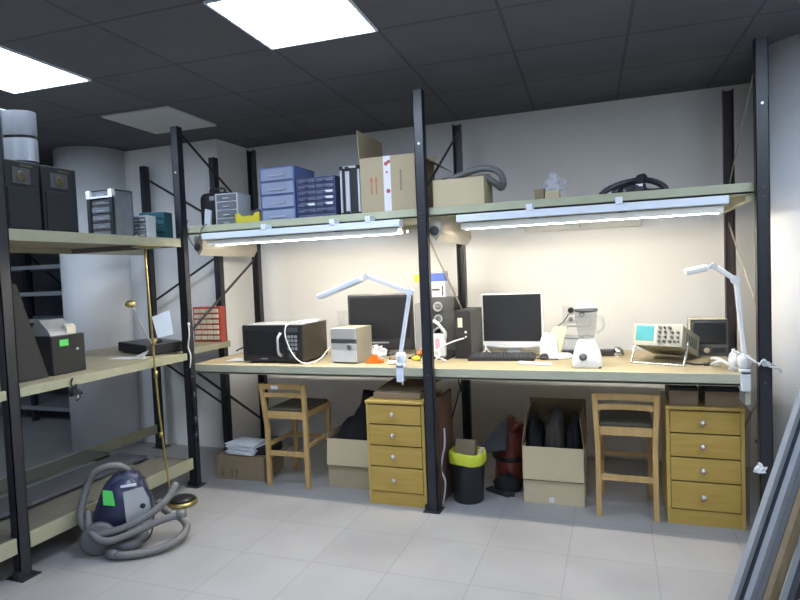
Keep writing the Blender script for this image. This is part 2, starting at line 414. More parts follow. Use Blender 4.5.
def garment(w, d, h, seed, slope=0):
    b = MB(); rings = []; n = 48
    for k in range(15):
        u = k / 14; z = h * (u if u < .75 else .75 + .25 * math.sin((u - .75) / .25 * PI / 2))
        sc = 1 if u < .7 else max(.12, math.sqrt(max(0, 1 - ((u - .7) / .3) ** 2)))
        ring = []
        for i in range(n):
            a = 2 * PI * i / n; c, s_ = math.cos(a), math.sin(a)
            q = (abs(c) ** 4 + abs(s_) ** 4) ** -.25
            f = 1 - .14 * abs(noise.noise(Vector((c * 3.5 + seed, s_ * 3.5, u * 1.8 + a * .3 + seed)))) * 2.2
            zz = z + (slope * c + .05 * noise.noise(Vector((c * 2.4, s_ * 2.4, seed)))) * h * min(1, u * 1.2)
            ring.append(b.bm.verts.new((c * q * w * sc * f, s_ * q * d * sc * f, max(0, zz))))
        rings.append(ring)
    return b.skin(rings)

# ------------------------------------------------------------------ things on the bench top shelf
ZS = 1.7335
def drawer_tower(name, label, cat, loc, w, d, h, n, fm, dm, rz=0, cols=1, tm=None, handle='white', hw=.25, labels=(), group=None):
    t = thing(name, label, cat, loc, rz, group)
    f = MB(); th = .008
    f.box(0, th, 0, d, 0, h).box(w - th, w, 0, d, 0, h).box(0, w, d - th, d, 0, h).box(0, w, 0, d, 0, th)
    for i in range(1, n): f.box(th, w - th, .004, d - th, h * i / n - .003, h * i / n + .003)
    f.obj('frame', fm, t)
    MB().box(-.002, w + .002, -.002, d, h - th, h, .003).obj('top_panel', tm or fm, t)
    k = 0
    for i in range(n):
        for c in range(cols):
            x0 = th + (w - 2 * th) * c / cols + .002; x1 = th + (w - 2 * th) * (c + 1) / cols - .002
            z0 = h * i / n + .006; z1 = h * (i + 1) / n - .007
            o = MB().box(x0, x1, .0, .006, z0, z1, .002).box(x0, x0 + .004, .006, d - .02, z0, z1).box(x1 - .004, x1, .006, d - .02, z0, z1).box(x0, x1, .006, d - .02, z0, z0 + .004).obj('drawer', dm, t)
            xm = (x0 + x1) / 2; hh = (x1 - x0) * hw
            MB().box(xm - hh / 2, xm + hh / 2, -.012, 0, z0 + (z1 - z0) * .3, z0 + (z1 - z0) * .42, .002).obj('handle', handle, o)
            if k in labels:
                MB().box(x1 - .06, x1 - .01, -.002, 0, z0 + (z1 - z0) * .2, z0 + (z1 - z0) * .8).obj('paper_label', 'paper', o)
            k += 1
    return t
t = thing('carrying_case', 'black rounded hard carrying case at the left end of the bench top shelf', 'case', (.015, .16, ZS))
MB().box(0, .24, 0, .13, 0, .25, .045, seg=4).obj('shell', 'blackmat', t)
MB().tube([(.06, .065, .245), (.07, .065, .275), (.17, .065, .275), (.18, .065, .245)], .008).obj('handle', 'black', t)
MB().box(.10, .14, -.006, .004, .19, .22, .004).obj('latch', 'grey', t)
tag(MB().prism([(0, 0), (.05, 0), (.062, .11), (.015, .125)], 0, .012, 'y').obj('adapter_plate', 'lightgrey'), 'small pale grey plastic adapter standing on the shelf edge in front of the black case', 'adapter', (.135, .06, ZS))
tag(MB().tube([(0, 0, 0), (-.01, -.04, -.03), (-.03, -.05, -.1), (-.09, -.02, -.14), (-.14, 0, -.1), (-.17, .0, -.02), (-.15, .0, .04)], .0035).obj('cable', 'cloth_grey'), 'thin dark cable drooping from the grey adapter over the shelf edge', 'cable', (.165, .05, ZS + .02))
drawer_tower('drawer_organizer', 'small clear-fronted white drawer organizer beside the yellow bin', 'organizer', (.235, .06, ZS), .165, .17, .215, 4, 'lightgrey', 'smoke', R(4), 1, hw=.3)
t = thing('storage_bin', 'open yellow storage bin full of small parts on the top shelf', 'storage bin', (.385, .055, ZS))
b = MB(); W, D, H = .19, .14, .075
b.box(0, W, 0, D, 0, .004).prism([(0, 0), (W, 0), (W, H), (W * .82, H), (W * .72, H * .72), (W * .28, H * .72), (W * .18, H), (0, H)], 0, .004, 'y').box(0, .004, 0, D, 0, H).box(W - .004, W, 0, D, 0, H).box(0, W, D - .004, D, 0, H)
b.obj('tray', 'yellow', t)
for nm, lb, ct, m, loc, sz, sd in (('tool_bundle', 'dark bundle of small tools heaped in the yellow bin', 'tools', 'darkgrey', (.50, .125, ZS + .005), (.055, .05, .10), 3), ('fabric_pouch', 'dull red pouch poking out of the yellow bin', 'pouch', 'redvac', (.558, .16, ZS + .005), (.013, .04, .16), 9)):
    tag(MB().blob((0, 0, 0), sz, .5, 2.5, sd, 3, sharp=True).obj(nm, m), lb, ct, loc)
t = drawer_tower('drawer_tower', 'tall translucent blue plastic drawer tower on the top shelf', 'drawer tower', (.585, .055, ZS), .25, .27, .345, 4, 'blue_frame', 'blue_clear', 0, 1, 'blue_frame', 'clear', .5)
for i, (m, sd) in enumerate((('cloth_grey', 3), ('lightgrey', 5), ('cloth_grey', 7), ('darkgrey', 9))):
    tag(MB().blob((0, 0, 0), (.09, .09, .05), .5, 2.5, sd, 3).obj('packed_clothing', m),
        ['crumpled dark bundle inside the lowest blue drawer', 'crumpled pale bundle inside the second blue drawer from the bottom', 'crumpled dark bundle inside the third blue drawer from the bottom', 'crumpled dark bundle inside the top blue drawer'][i], 'bundle', (.71, .19, ZS + .013 + i * .0862))
drawer_tower('parts_cabinet', 'navy small-parts drawer cabinet with smoky drawers between blue tower and silver case', 'parts cabinet', (.855, .045, ZS), .265, .17, .255, 7, 'navy', 'navy_front', 0, 2, 'navy', 'navy', .2, (5, 7, 9, 4))
# flight case
t = thing('flight_case', 'upright black flight case with silver edges beside the tall carton', 'case', (1.152, .05, ZS))
W, D, H = .128, .30, .30
MB().box(.008, W - .008, .008, D - .008, .008, H - .008).obj('panel', 'black', t)
e = MB()
for xx in (.0, W - .012):
    for yy in (0, D - .012): e.box(xx, xx + .012, yy, yy + .012, 0, H)
for zz in (0, H - .012):
    for yy in (0, D - .012): e.box(0, W, yy, yy + .012, zz, zz + .012)
    for xx in (0, W - .012): e.box(xx, xx + .012, 0, D, zz, zz + .012)
e.box(.036, .062, -.003, .008, .02, H - .03)
e.obj('edge_trim', 'silver', t)
for xx in (.0, W - .02, ):
    for zz in (-.0005, H - .022): MB().box(xx - .002, xx + .022, -.005, .02, zz, zz + .024, .004).obj('corner_cap', 'blackmat', t)
for zz in (.005, H - .03): MB().box(.04, .06, -.012, 0, zz, zz + .025).obj('latch', 'blackmat', t)
# cartons
def carton(name, label, loc, W, D, H, m='card', rz=0, flaps=(), mi='card_dark', seam=True):
    t = thing(name, label, 'cardboard box', loc, rz)
    th = .005
    MB().box(0, W, 0, th, 0, H).box(0, W, D - th, D, 0, H).box(0, th, th, D - th, 0, H).box(W - th, W, th, D - th, 0, H).box(th, W - th, th, D - th, 0, th).obj('body', m, t)
    for side, ang, ln, fm in flaps:
        a = R(ang); s, c = math.sin(a) * ln, math.cos(a) * ln    # ang 0 straight up, + outward
        if side == 'f': q = [(0, 0, H), (W, 0, H), (W, -s, H + c), (0, -s, H + c)]
        if side == 'b': q = [(W, D, H), (0, D, H), (0, D + s, H + c), (W, D + s, H + c)]
        if side == 'l': q = [(0, D, H), (0, 0, H), (-s, 0, H + c), (-s, D, H + c)]
        if side == 'r': q = [(W, 0, H), (W, D, H), (W + s, D, H + c), (W + s, 0, H + c)]
        MB().quad(q, .004).obj('flap', fm or m, t)
    return t
t = carton('cardboard_box', 'large tan carton with white tape and red arrows, flaps open, on the top shelf', (1.285, .05, ZS), .345, .40, .335, 'card', 0, (('l', 3, .17, 'card'), ('r', 118, .13, 'card_dark'), ('b', 40, .07, 'card')))
tp = MB(); tp.box(.150, .195, -.0015, 0, 0, .335)
tp.obj('packing_tape', 'tape', t)
k = MB()
for x, z, s in ((.168, .29, .012), (.185, .30, .011), (.178, .13, .013), (.172, .24, .007)): k.cyl((x, -.0016, z), (x, -.0026, z), s, n=12)
lab(k.obj('tape_mark', 'red', t), 'red round marks printed on the tape')
for x in (.072, .102):
    MB().prism([(x - .004, .12), (x + .004, .12), (x + .004, .195), (x + .011, .195), (x, .222), (x - .011, .195), (x - .004, .195)], -.002, 0, 'y').obj('printed_arrow', 'redprint', t)
k = MB()
for i in range(8): k.box(.252, .262, -.0016, 0, .13 + i * .015, .139 + i * .015)
k.obj('printed_text', 'brownprint', t)
t = carton('cardboard_box', 'small tan carton holding a grey hose, right of the middle post on the top shelf', (1.735, .045, ZS), .295, .24, .165, 'card_light', R(0), (('b', -50, .06, None),))
hp = [(1.79, .14, 1.79), (1.80, .14, 1.89), (1.88, .14, 1.93), (2.00, .14, 1.955), (2.085, .15, 1.935), (2.115, .17, 1.885), (2.10, .2, 1.845), (2.07, .16, 1.87), (2.02, .14, 1.90), (1.95, .15, 1.90), (1.86, .16, 1.88)]
tag(MB().tube([Vector(p) - Vector((1.79, .14, 1.745)) for p in hp], .019, 10, 8, rib=.06).obj('vacuum_hose', 'hose'), 'thick grey ribbed hose looped over the small carton', 'hose', (1.79, .14, 1.745))
t = carton('small_box', 'tiny brown box alone on the right bay of the top shelf', (2.30, .06, ZS), .05, .08, .07, 'card_dark')
tag(MB().box(0, .075, 0, .09, 0, .055, .004).obj('small_carton', 'card_light'), 'tiny beige box under the clear bag on the top shelf', 'box', (2.355, .065, ZS))
tag(MB().blob((0, 0, 0), (.055, .04, .075), .6, 3, 5, 3, sharp=True).obj('plastic_bag', 'clear'), 'crumpled clear plastic bag on the tiny beige box', 'bag', (2.40, .11, ZS + .056))
# dark hose coil with nozzle
t = thing('hose_coil', 'dark vacuum hose coil with round nozzle on the right end of the top shelf', 'hose', (2.80, .12, ZS))
MB().tube([(-.16, -.03, .012), (-.12, 0, .045), (-.04, .03, .075), (.05, .05, .085), (.12, .03, .06), (.155, 0, .02), (.10, .03, .018), (.03, .05, .03), (-.06, .0, .035), (-.10, -.02, .018)], .0155, 10, 6, rib=.05).obj('hose', 'hose_dark', t)
MB().blob((.0, -.02, .0), (.07, .05, .07), .35, 2.6, 3, 3).obj('bracket', 'black', t)
MB().cyl((.03, -.06, .078), (.05, .03, .095), .021).cyl((.05, .03, .095), (.055, .06, .1), .016).obj('nozzle', 'black', t)
MB().box(.01, .045, -.062, -.058, .04, .052).obj('sticker', 'paper', t)

# ------------------------------------------------------------------ left rack, top shelf
ZL = 1.6615
def speaker(y0, y1, label):
    t = thing('loudspeaker', label, 'loudspeaker', (-.40, y0, ZL), 0, 'black box speakers on the upper left shelf')
    w = y1 - y0
    MB().box(0, .30, 0, w, 0, .36, .006).obj('cabinet', 'blackmat', t)
    MB().box(.30, .308, .012, w - .012, .02, .225, .003).obj('grille', 'grille', t)
    h = MB().box(.30, .304, w * .22, w * .72, .245, .325, .001).obj('horn', 'darkgrey', t)
    MB().lathe([(.026, 0), (.022, .003), (.010, -.001)], (0, 0, 0), 20, T=TR(.305, w * .47, .283) @ RY(90)).obj('tweeter', 'olive_dark', h)
    MB().box(.30, .303, w * .45, w * .8, .334, .343).obj('badge', 'olive_dark', t)
speaker(-1.135, -.94, 'black box loudspeaker under the grey rounded speaker')
speaker(-.925, -.715, 'black box loudspeaker nearer the drawer tower, nothing on its top')
t = thing('desktop_speaker', 'grey rounded speaker with silver lower front atop the black loudspeakers', 'loudspeaker', (-.28, -.935, ZL + .3605))
def dshape(w, d, n=12): w = w * 1.1; return [(.0, -w / 2)] + [(.0 + d * math.sin(PI * i / n) ** .6 if i not in (0, n) else .0, -w / 2 + w * i / n) for i in range(1, n)] + [(.0, w / 2)]
def dprism(mb, w, d, z0, z1, x0): return mb.prism([(x0 + a, b) for a, b in dshape(w, d)], z0, z1, 'z')
dprism(MB().box(-.10, .04, -.093, .093, 0, .285, .006), .15, .10, .0, .012, .04).obj('body', 'darkgrey', t)
dprism(MB(), .15, .11, .018, .135, .041).obj('front_panel', 'dull_silver', t)
dprism(MB(), .15, .11, .15, .275, .041).obj('grille', 'wheel', t)
dprism(MB(), .14, .10, .135, .15, .041).obj('band', 'black', t)

t = drawer_tower('drawer_tower', 'smoky clear drawer tower with black posts and white top corners on the left shelf', 'drawer tower', (-.265, -.485, ZL), .19, .15, .285, 6, 'smoke', 'smoke', 0, 1, 'blackmat', 'clear', .3)
for x in (-.004, .168): MB().box(x, x + .024, -.014, .006, .0, .235).obj('front_post', 'black', t)
b = MB()
for x in (-.006, .166): b.box(x, x + .028, -.016, .008, .236, .284)
b.box(-.006, .194, -.015, .0, .236, .246)
lab(b.obj('corner_piece', 'white', t), 'white corner piece at the top')
drawer_tower('drawer_organizer', 'small clear two-column drawer organizer in front of the teal drawers', 'organizer', (-.135, -.30, ZL), .115, .09, .14, 3, 'lightgrey', 'smoke', R(8), 2, 'lightgrey', 'paper', .6)
drawer_tower('drawer_organizer', 'teal plastic drawer organizer beside the front post on the left shelf', 'organizer', (-.19, -.165, ZL), .17, .10, .175, 4, 'teal', 'teal', R(12), 1, 'teal', 'teal', .3)
# ------------------------------------------------------------------ left rack, lower shelf
ZM = .9015
t = thing('dvd_player', 'flat black disc player on the lower left shelf', 'disc player', (-.60, .0, ZM), R(-24))
MB().box(0, .46, 0, .27, .008, .075, .004).obj('case', 'black', t)
MB().box(.0, .46, -.004, 0, .012, .07, .002).obj('front_panel', 'blackmat', t)
f = MB()
for x in (.03, .40):
    for y in (.03, .22): f.cyl((x, y, 0), (x, y, .008), .012)
f.obj('foot', 'black', t)
MB().box(.30, .35, .10, .16, .0755, .10, .006).obj('top_block', 'darkgrey', t)
t = tag(MB().quad([(-.02, 0, 0), (.26, .03, 0), (.24, .12, .003), (.02, .09, .003)], .002).quad([(.16, .03, .002), (.27, .01, .002), (.25, .09, .05), (.19, .1, .03)], .002).obj('paper_sheet', 'paper'), 'white curled paper sheet lying in front of the flat black disc player', 'paper', (-.36, -.33, ZM))
t = thing('computer_case', 'black cube-shaped computer case with a bright green sticker on the left shelf', 'computer', (-.37, -.915, ZM))
MB().box(0, .225, .01, .225, .0, .215, .005).obj('case', 'black', t)
MB().box(.225, .232, .012, .222, .004, .212, .004).obj('front_panel', 'blackmat', t)
lab(MB().box(.2325, .2335, .06, .115, .155, .19).obj('sticker', 'green', t), 'bright green paper sticker')
MB().cyl((.232, .17, .13), (.235, .17, .13), .008).obj('button', 'silver', t)
t = thing('projector', 'silver wedge-shaped appliance lying on top of the black cube computer case', 'appliance', (-.30, -.895, ZM + .2155))
MB().prism([(-.02, 0), (.15, 0), (.13, .03), (.07, .085), (.045, .085)], 0, .15, 'y').obj('body', 'silver', t)
MB().prism([(.10, 0), (.15, 0), (.15, .04), (.13, .055)], .10, .16, 'y').obj('lid', 'paperwarm', t)
t = tag(MB().quad([(0, 0, 0), (0, .23, 0), (-.05, .12, .50), (-.05, -.03, .50)], .02).obj('leaning_board', 'blackmat'), 'tall tapering black panel leaning beside the left front post', 'panel', (-.16, -1.16, ZM))
tag(MB().box(0, .2, 0, .2, 0, .35, .01).obj('electronics_case', 'lightgrey'), 'pale grey case cut by the left edge of the photo', 'computer', (-.23, -1.50, ZM))
t = thing('cable_bundle', 'knotted black cable bundle hanging from the lower left shelf edge', 'cable', (.032, -.925, .80))
MB().blob((0, 0, .01), (.018, .035, .045), .7, 3, 3, 3).obj('coil', 'cloth_black', t)
MB().tube([(-.01, .0, .10), (0, -.02, .07), (.01, .0, .04), (.012, .02, .0), (.006, .0, -.02)], .004).obj('cord', 'cloth_black', t)
MB().box(.008, .02, -.004, .006, -.005, .012).obj('plug', 'silver', t)

# red parts rack
t = thing('parts_organizer', 'red wall-type small parts organizer with white drawers behind the left front post', 'organizer', (-.44, .60, ZM))
MB().box(0, .26, 0, .06, 0, .275, .003).obj('frame', 'red', t)
for r in range(6):
    for c in range(4):
        o = MB().box(.022 + c * .058, .068 + c * .058, -.014, .0, .02 + r * .042, .048 + r * .042, .002).obj('drawer', 'paperwarm', t)
# ------------------------------------------------------------------ brass floor lamp
t = thing('floor_lamp', 'thin brass floor lamp with reading arm standing before the left shelves', 'floor lamp', (.07, -.33, 0))
MB().lathe([(.0, .0), (.080, .0), (.092, .008), (.092, .02), (.08, .03)], (.07, .03, 0), 28).obj('base', 'brass', t)
MB().lathe([(.084, .0305), (.06, .045), (.02, .055), (.008, .056)], (.07, .03, 0), 28).obj('base_cover', 'black', t)
MB().tube([(.012, 0, .032), (-.02, -.02, .55), (-.035, -.03, 1.1), (-.05, -.03, 1.585)], .007, 10, 4).obj('pole', 'brass', t)
MB().lathe([(.01, 0), (.05, .006), (.085, .014), (.088, .018), (.02, .012)], (-.03, -.03, 1.585), 24).obj('top_dish', 'brass', t)
a = MB().tube([(-.03, -.03, 1.00), (-.05, -.07, 1.08), (-.06, -.11, 1.17), (-.055, -.14, 1.23), (-.055, -.155, 1.255)], .005).obj('reading_arm', 'chrome', t)
MB().blob((-.055, -.165, 1.262), (.026, .032, .022), .15, 3, 2, 3, flat=False).obj('reading_head', 'brass', a)
MB().cyl((-.035, -.03, 1.0), (-.02, -.02, 1.04), .014).obj('collar', 'brass', t)
MB().cyl((-.028, -.025, .80), (-.028, -.025, .84), .013).obj('collar', 'brass', t)
MB().cyl((-.02, -.02, .43), (-.02, -.02, .46), .012).obj('collar', 'brass', t)
tag(MB().quad([(0, 0, 0), (.075, .05, .02), (.05, .055, .165), (-.035, 0, .13)], .002).obj('paper_sheet', 'paper'), 'white paper sheet clipped to the brass floor lamp', 'paper', (.092, -.375, 1.045))

# ------------------------------------------------------------------ canister vacuum
t = thing('canister_vacuum', 'navy and silver canister vacuum with grey wheel and coiled hose on the floor', 'vacuum cleaner', (.21, -.825, 0))
b = MB()
prof = [(-.13, .05), (-.14, .16), (-.12, .26), (-.07, .345), (.0, .385), (.06, .38), (.10, .34), (.13, .24), (.14, .12), (.13, .05)]
b.prism(prof, -.085, .085, 'y')
es = [e for e in b.bm.edges]
bmesh.ops.bevel(b.bm, geom=es, offset=.022, segments=3, affect='EDGES')
for f_ in b.bm.faces: f_.smooth = True
T_v = RZ(40)
b.xform(T_v).obj('body', 'navy_vac', t)
MB().prism([(.02, .09), (.135, .09), (.142, .16), (.132, .25), (.105, .315), (.01, .30)], -.092, -.084, 'y').xform(T_v).obj('side_panel', 'silver', t)
lab(MB().prism([(-.085, .25), (-.03, .235), (-.04, .315), (-.085, .325)], -.091, -.083, 'y').xform(T_v).obj('sticker', 'green', t), 'bright green paper sticker')
MB().box(.0, .075, -.091, -.084, .325, .337).xform(T_v).obj('badge', 'paper', t)
MB().cyl((.10, -.094, .215), (.10, -.09, .215), .014).xform(T_v).obj('switch', 'black', t)
for s_ in (-1, 1):
    w = MB().lathe([(.02, -.02), (.07, -.02), (.085, -.012), (.085, .012), (.07, .02), (.02, .02)], (0, 0, 0), 28, T=TR(-.115, s_ * .105, .085) @ RX(90)).xform(T_v).obj('wheel', 'wheel', t)
    MB().lathe([(.0, -.026), (.045, -.024), (.05, -.018)], (0, 0, 0), 20, T=TR(-.115, s_ * .105, .085) @ RX(90 if s_ < 0 else -90)).xform(T_v).obj('hub', 'hose', w)
MB().tube([(-.10, -.02, .09), (.0, -.10, .05), (.12, -.1, .04), (.14, 0, .06)], .03, 10).obj('bumper', 'wheel', t)
def W_(pts): return [Vector(p) - Vector((.21, -.825, 0)) for p in pts]
h = W_([(.21, -.78, .375), (.19, -.84, .42), (.11, -.90, .40), (.06, -.93, .29), (.07, -.97, .17), (.17, -.99, .115), (.30, -.93, .13), (.40, -.84, .18), (.45, -.76, .24), (.455, -.70, .30)])
MB().tube(h, .019, 10, 8, rib=.05).obj('hose', 'hose', t)
h = W_([(.10, -.95, .21), (.16, -1.0, .135), (.26, -1.0, .09), (.36, -.92, .11), (.46, -.84, .15), (.55, -.78, .17)])
MB().tube(h, .018, 10, 8, rib=.05).obj('hose', 'hose', t)
h = W_([(.30, -1.0, .025), (.38, -.98, .024), (.48, -.90, .026), (.53, -.80, .04), (.51, -.70, .06), (.44, -.66, .09), (.38, -.70, .14), (.34, -.72, .2)])
MB().tube(h, .020, 10, 8, rib=.05).obj('hose', 'hose', t)
MB().cyl(W_([(.27, -1.0, .03)])[0], W_([(.33, -1.0, .027)])[0], .024).obj('hose_cuff', 'wheel', t)
MB().cyl(W_([(.53, -.79, .168)])[0], W_([(.57, -.77, .175)])[0], .021).obj('hose_cuff', 'hose', t)
MB().tube(W_([(.26, -.75, .28), (.36, -.78, .26), (.42, -.84, .14), (.40, -.86, .06), (.36, -.88, .05)]), .004).obj('power_cord', 'black', t)
MB().tube(W_([(.04, -.80, .18), (-.02, -.82, .20), (-.05, -.85, .18), (.0, -.88, .165)]), .005).obj('carry_loop', 'hose', t)

# ------------------------------------------------------------------ bench, left bay
ZB = .8205
t = thing('microwave_oven', 'black microwave oven at the left end of the workbench', 'microwave oven', (.352, .115, ZB))
W, D, H = .445, .36, .255
MB().box(0, W, .02, D, .012, H - .004, .004).obj('body', 'mw_side', t)
MB().box(0, W, .02, D, H - .0038, H, .001).obj('top_cover', 'grey', t)
d_ = MB().box(0, .315, .0, .02, .014, H - .002, .004).obj('door', 'black', t)
MB().box(.03, .275, -.003, .0, .06, .215, .003).obj('window', 'screen', d_)
cp = MB().box(.317, W, .0, .02, .014, H - .002, .004).obj('control_panel', 'black', t)
MB().box(.34, .42, -.003, 0, .205, .235, .001).obj('display', 'cyan', cp).data.materials[0] = M['darkgrey']
b = MB()
for i in range(4):
    for j in range(3): b.box(.343 + j * .026, .361 + j * .026, -.003, 0, .09 + i * .026, .107 + i * .026)
b.obj('button', 'grey', cp)
MB().cyl((.378, -.012, .055), (.378, 0, .055), .022).obj('dial', 'darkgrey', cp)
MB().tube([(.292, -.004, .05), (.290, -.03, .08), (.290, -.034, .13), (.290, -.03, .17), (.296, -.004, .20)], .009).obj('door_handle', 'silver', d_)
MB().box(.14, .19, -.004, 0, .028, .036).obj('badge', 'grey', d_)
b = MB()
for x in (.04, W - .04):
    for y in (.05, D - .04): b.cyl((x, y, 0), (x, y, .012), .014)
b.obj('foot', 'black', t)
tag(MB().tube([Vector(p) - Vector((.72, .1, ZB)) for p in [(.72, .16, 1.085), (.70, .10, 1.07), (.70, .085, 1.0), (.74, .085, .90), (.80, .085, .84), (.87, .09, .832), (.93, .12, .86), (.96, .2, .92), (.97, .3, .90)]], .0042, 8, 8).tube([(-.02, .06, .262), (.0, .2, .264), (.08, .25, .27), (.10, .15, .262), (.03, .1, .262)], .0042).obj('power_cable', 'white'), 'white power cable looping over the front of the black microwave', 'cable', (.72, .1, ZB))
t = thing('mini_stereo', 'small silver stereo unit on the workbench right of the microwave', 'stereo', (.982, .165, ZB), R(-6))
MB().box(0, .18, .02, .22, 0, .225, .004).obj('cabinet', 'scope_side', t)
MB().box(0, .18, .0, .02, .155, .225, .004).obj('disc_deck', 'silver', t)
MB().box(.03, .125, -.002, 0, .135, .153).box(0, .18, .002, .02, .128, .155).obj('display', 'darkgrey', t)
MB().box(0, .18, .0, .02, .088, .128, .003).obj('control_panel', 'silver', t)
MB().cyl((.14, -.012, .108), (.14, 0, .108), .016).obj('volume_knob', 'chrome', t)
MB().box(0, .18, .0, .02, .01, .086, .003).obj('cassette_door', 'lightgrey', t)
tag(MB().box(0, .10, 0, .014, 0, .13, .004).box(.015, .035, -.006, 0, .02, .04).box(.015, .035, -.006, 0, .06, .08).box(.06, .08, -.006, 0, .02, .04).box(.06, .08, -.006, 0, .06, .08).box(.015, .035, -.006, 0, .1, .115).obj('wall_socket', 'white'), 'white multiple wall socket left of the black television', 'wall socket', (.535, WY - .0145, .965))
tag(MB().quad([(0, 0, 0), (.2, .02, 0), (.15, .22, 0), (-.04, .18, 0)], .0015).obj('cardboard_scrap', 'card'), 'flat tan cardboard scrap left of the microwave', 'cardboard', (.03, .10, ZB))
tag(MB().quad([(0, 0, 0), (.14, .02, 0), (.13, .16, .012), (-.02, .14, .0)], .0015).obj('paper_sheet', 'paper'), 'loose white paper sheet on the bench beside the microwave', 'paper', (.17, .17, ZB + .002))
tag(MB().tube([(0, 0, 0), (.06, -.05, .02), (.16, -.12, .045), (.22, -.16, .06)], .006).obj('hanging_cable', 'black'), 'black cord running to the left side of the microwave', 'cable', (.14, .34, ZB + .05))
# TV
t = thing('television', 'black flat television at the back of the left bay behind the lamp arm', 'television', (1.165, .56, ZB), R(3))
MB().box(-.235, .235, 0, .045, .035, .42, .008).obj('bezel', 'black', t)
MB().box(-.215, .215, -.003, .0, .115, .395).obj('screen', 'screen', t)
MB().box(-.05, .05, .01, .04, .012, .07).obj('neck', 'black', t)
MB().box(-.14, .14, -.06, .13, 0, .012, .005).obj('stand', 'black', t)
MB().box(-.06, .06, -.004, 0, .08, .09).obj('badge', 'grey', t)
tag(MB().box(0, .055, 0, .25, 0, .345, .006).box(.004, .05, -.004, 0, .02, .33).obj('computer_tower', 'grey'), 'slim grey computer tower standing between the television and the speaker', 'computer', (1.405, .60, ZB))
tag(MB().blob((0, 0, 0), (.075, .05, .085), .5, 2.2, 4, 3, sharp=True).obj('crumpled_paper', 'paper'), 'crumpled white plastic heap in front of the television', 'plastic heap', (1.18, .40, ZB))
t = thing('tape_dispenser', 'orange tape dispenser on the workbench before the crumpled plastic', 'tape dispenser', (1.265, .19, ZB), R(10))
MB().prism([(-.05, 0), (.055, 0), (.06, .018), (.03, .03), (.03, .05), (.0, .058), (-.04, .03)], -.02, .02, 'y').obj('body', 'orange', t)
MB().cyl((.015, -.015, .045), (.015, .015, .045), .02).obj('tape_roll', 'paperwarm', t)
for i, (m, x, y, sz, sd, nm, lb, ct) in enumerate((
    ('paperwarm', 1.40, .17, (.035, .03, .025), 2, 'sponge', 'small cream lump right of the orange tape dispenser', 'sponge'),
    ('white', 1.60, .24, (.035, .035, .06), 6, 'cloth_wad', 'white cloth wad between lamp foot and middle post', 'cloth'),
    ('orange', 1.46, .52, (.018, .018, .04), 7, 'glue_bottle', 'small orange bottle behind the lamp foot', 'bottle'),
    ('yellow', 1.50, .33, (.028, .02, .03), 8, 'tape_roll', 'small yellow-brown roll beside the lamp foot', 'tape roll'),
    ('card_dark', 1.34, .34, (.03, .03, .03), 11, 'wire_coil', 'small brown wire coil on the bench by the television', 'wire coil'))):
    tag(MB().blob((0, 0, 0), sz, .35, 2.5, sd, 3).obj(nm, m), lb, ct, (x, y, ZB))
# lamp
def arm_lamp(label, base, elbow, apex, tip, m, headw):
    bx, by = base
    t = thing('desk_lamp', label, 'lamp', (bx, by, .762), 0, 'white articulated clamp lamps')
    def Q(p): return Vector(p) - Vector((bx, by, .762))
    MB().box(-.022, .022, -.014, -.002, -.02, .075, .003).box(-.022, .022, -.014, .06, .060, .085, .003).box(-.018, .018, -.014, .05, -.022, -.012, .002).cyl((0, .03, -.045), (0, .03, -.012), .006).cyl((0, .03, -.012), (0, .03, -.002), .012).obj('clamp', m, t)
    MB().lathe([(.022, 0), (.03, .02), (.032, .05), (.024, .065)], (0, .02, .086), 16).obj('swivel_base', m, t)
    a0 = Vector((0, .02, .15)); e = Q(elbow); p = Q(apex); q = Q(tip)
    o = MB().bar(a0, e, .020, .028, (0, 1, 0), .004).obj('lower_arm', m, t)
    MB().cyl(e + Vector((0, -.02, 0)), e + Vector((0, .02, 0)), .022).obj('joint', m, o)
    o = MB().bar(e, p, .024, .020, (0, 1, 0), .004).obj('upper_arm', m, t)
    MB().cyl(p + Vector((0, -.018, 0)), p + Vector((0, .018, 0)), .016).obj('joint', 'lightgrey', o)
    d = (q - p).normalized()
    s = p + d * .03
    o = MB().bar(p, s, .02, .02, (0, 1, 0)).obj('head_bracket', 'lightgrey', t)
    MB().bar(s, q, headw, .034, (0, 0, 1), .010).obj('lamp_shade', m, t)
arm_lamp('white articulated lamp over the television, arm bent high, clamped left of the middle post', (1.50, .026), (1.580, .02, 1.27), (1.317, .02, 1.368), (1.015, -.02, 1.255), 'lampwhite', .10)
arm_lamp('white articulated lamp clamped at the right end of the workbench', (3.285, .026), (3.262, .1, 1.28), (3.167, .1, 1.352), (3.035, .1, 1.325), 'white', .09)

# speaker stack
t = thing('tower_speaker', 'black speaker with two pale rings, against the back between the bays', 'loudspeaker', (1.46, .74, ZB))
MB().box(0, .19, 0, .14, 0, .38, .005).obj('cabinet', 'darkgrey', t)
for z, r in ((.315, .034), (.23, .030)):
    o = MB().lathe([(r, 0), (r, .012), (r * .68, .012), (r * .62, .0)], (0, 0, 0), 24, T=TR(.075, 0, z) @ RX(90)).obj('driver_ring', 'lightgrey', t)
    MB().lathe([(r * .6, .001), (r * .25, .004), (r * .1, .008)], (0, 0, 0), 20, T=TR(.075, 0, z) @ RX(90)).obj('cone', 'grey', o)
MB().lathe([(.055, 0), (.055, .01), (.045, .01), (.040, 0)], (0, 0, 0), 24, T=TR(.08, 0, .12) @ RX(90)).obj('driver_ring', 'lightgrey', t)
t = thing('cassette_deck', 'small white electronic unit lying on the two-ring speaker', 'electronic unit', (1.475, .745, ZB + .381))
MB().box(0, .115, 0, .12, 0, .11, .004).obj('case', 'paper', t)
MB().box(.02, .075, -.002, 0, .045, .06).box(.09, .1, -.002, 0, .01, .08).obj('slot', 'darkgrey', t)
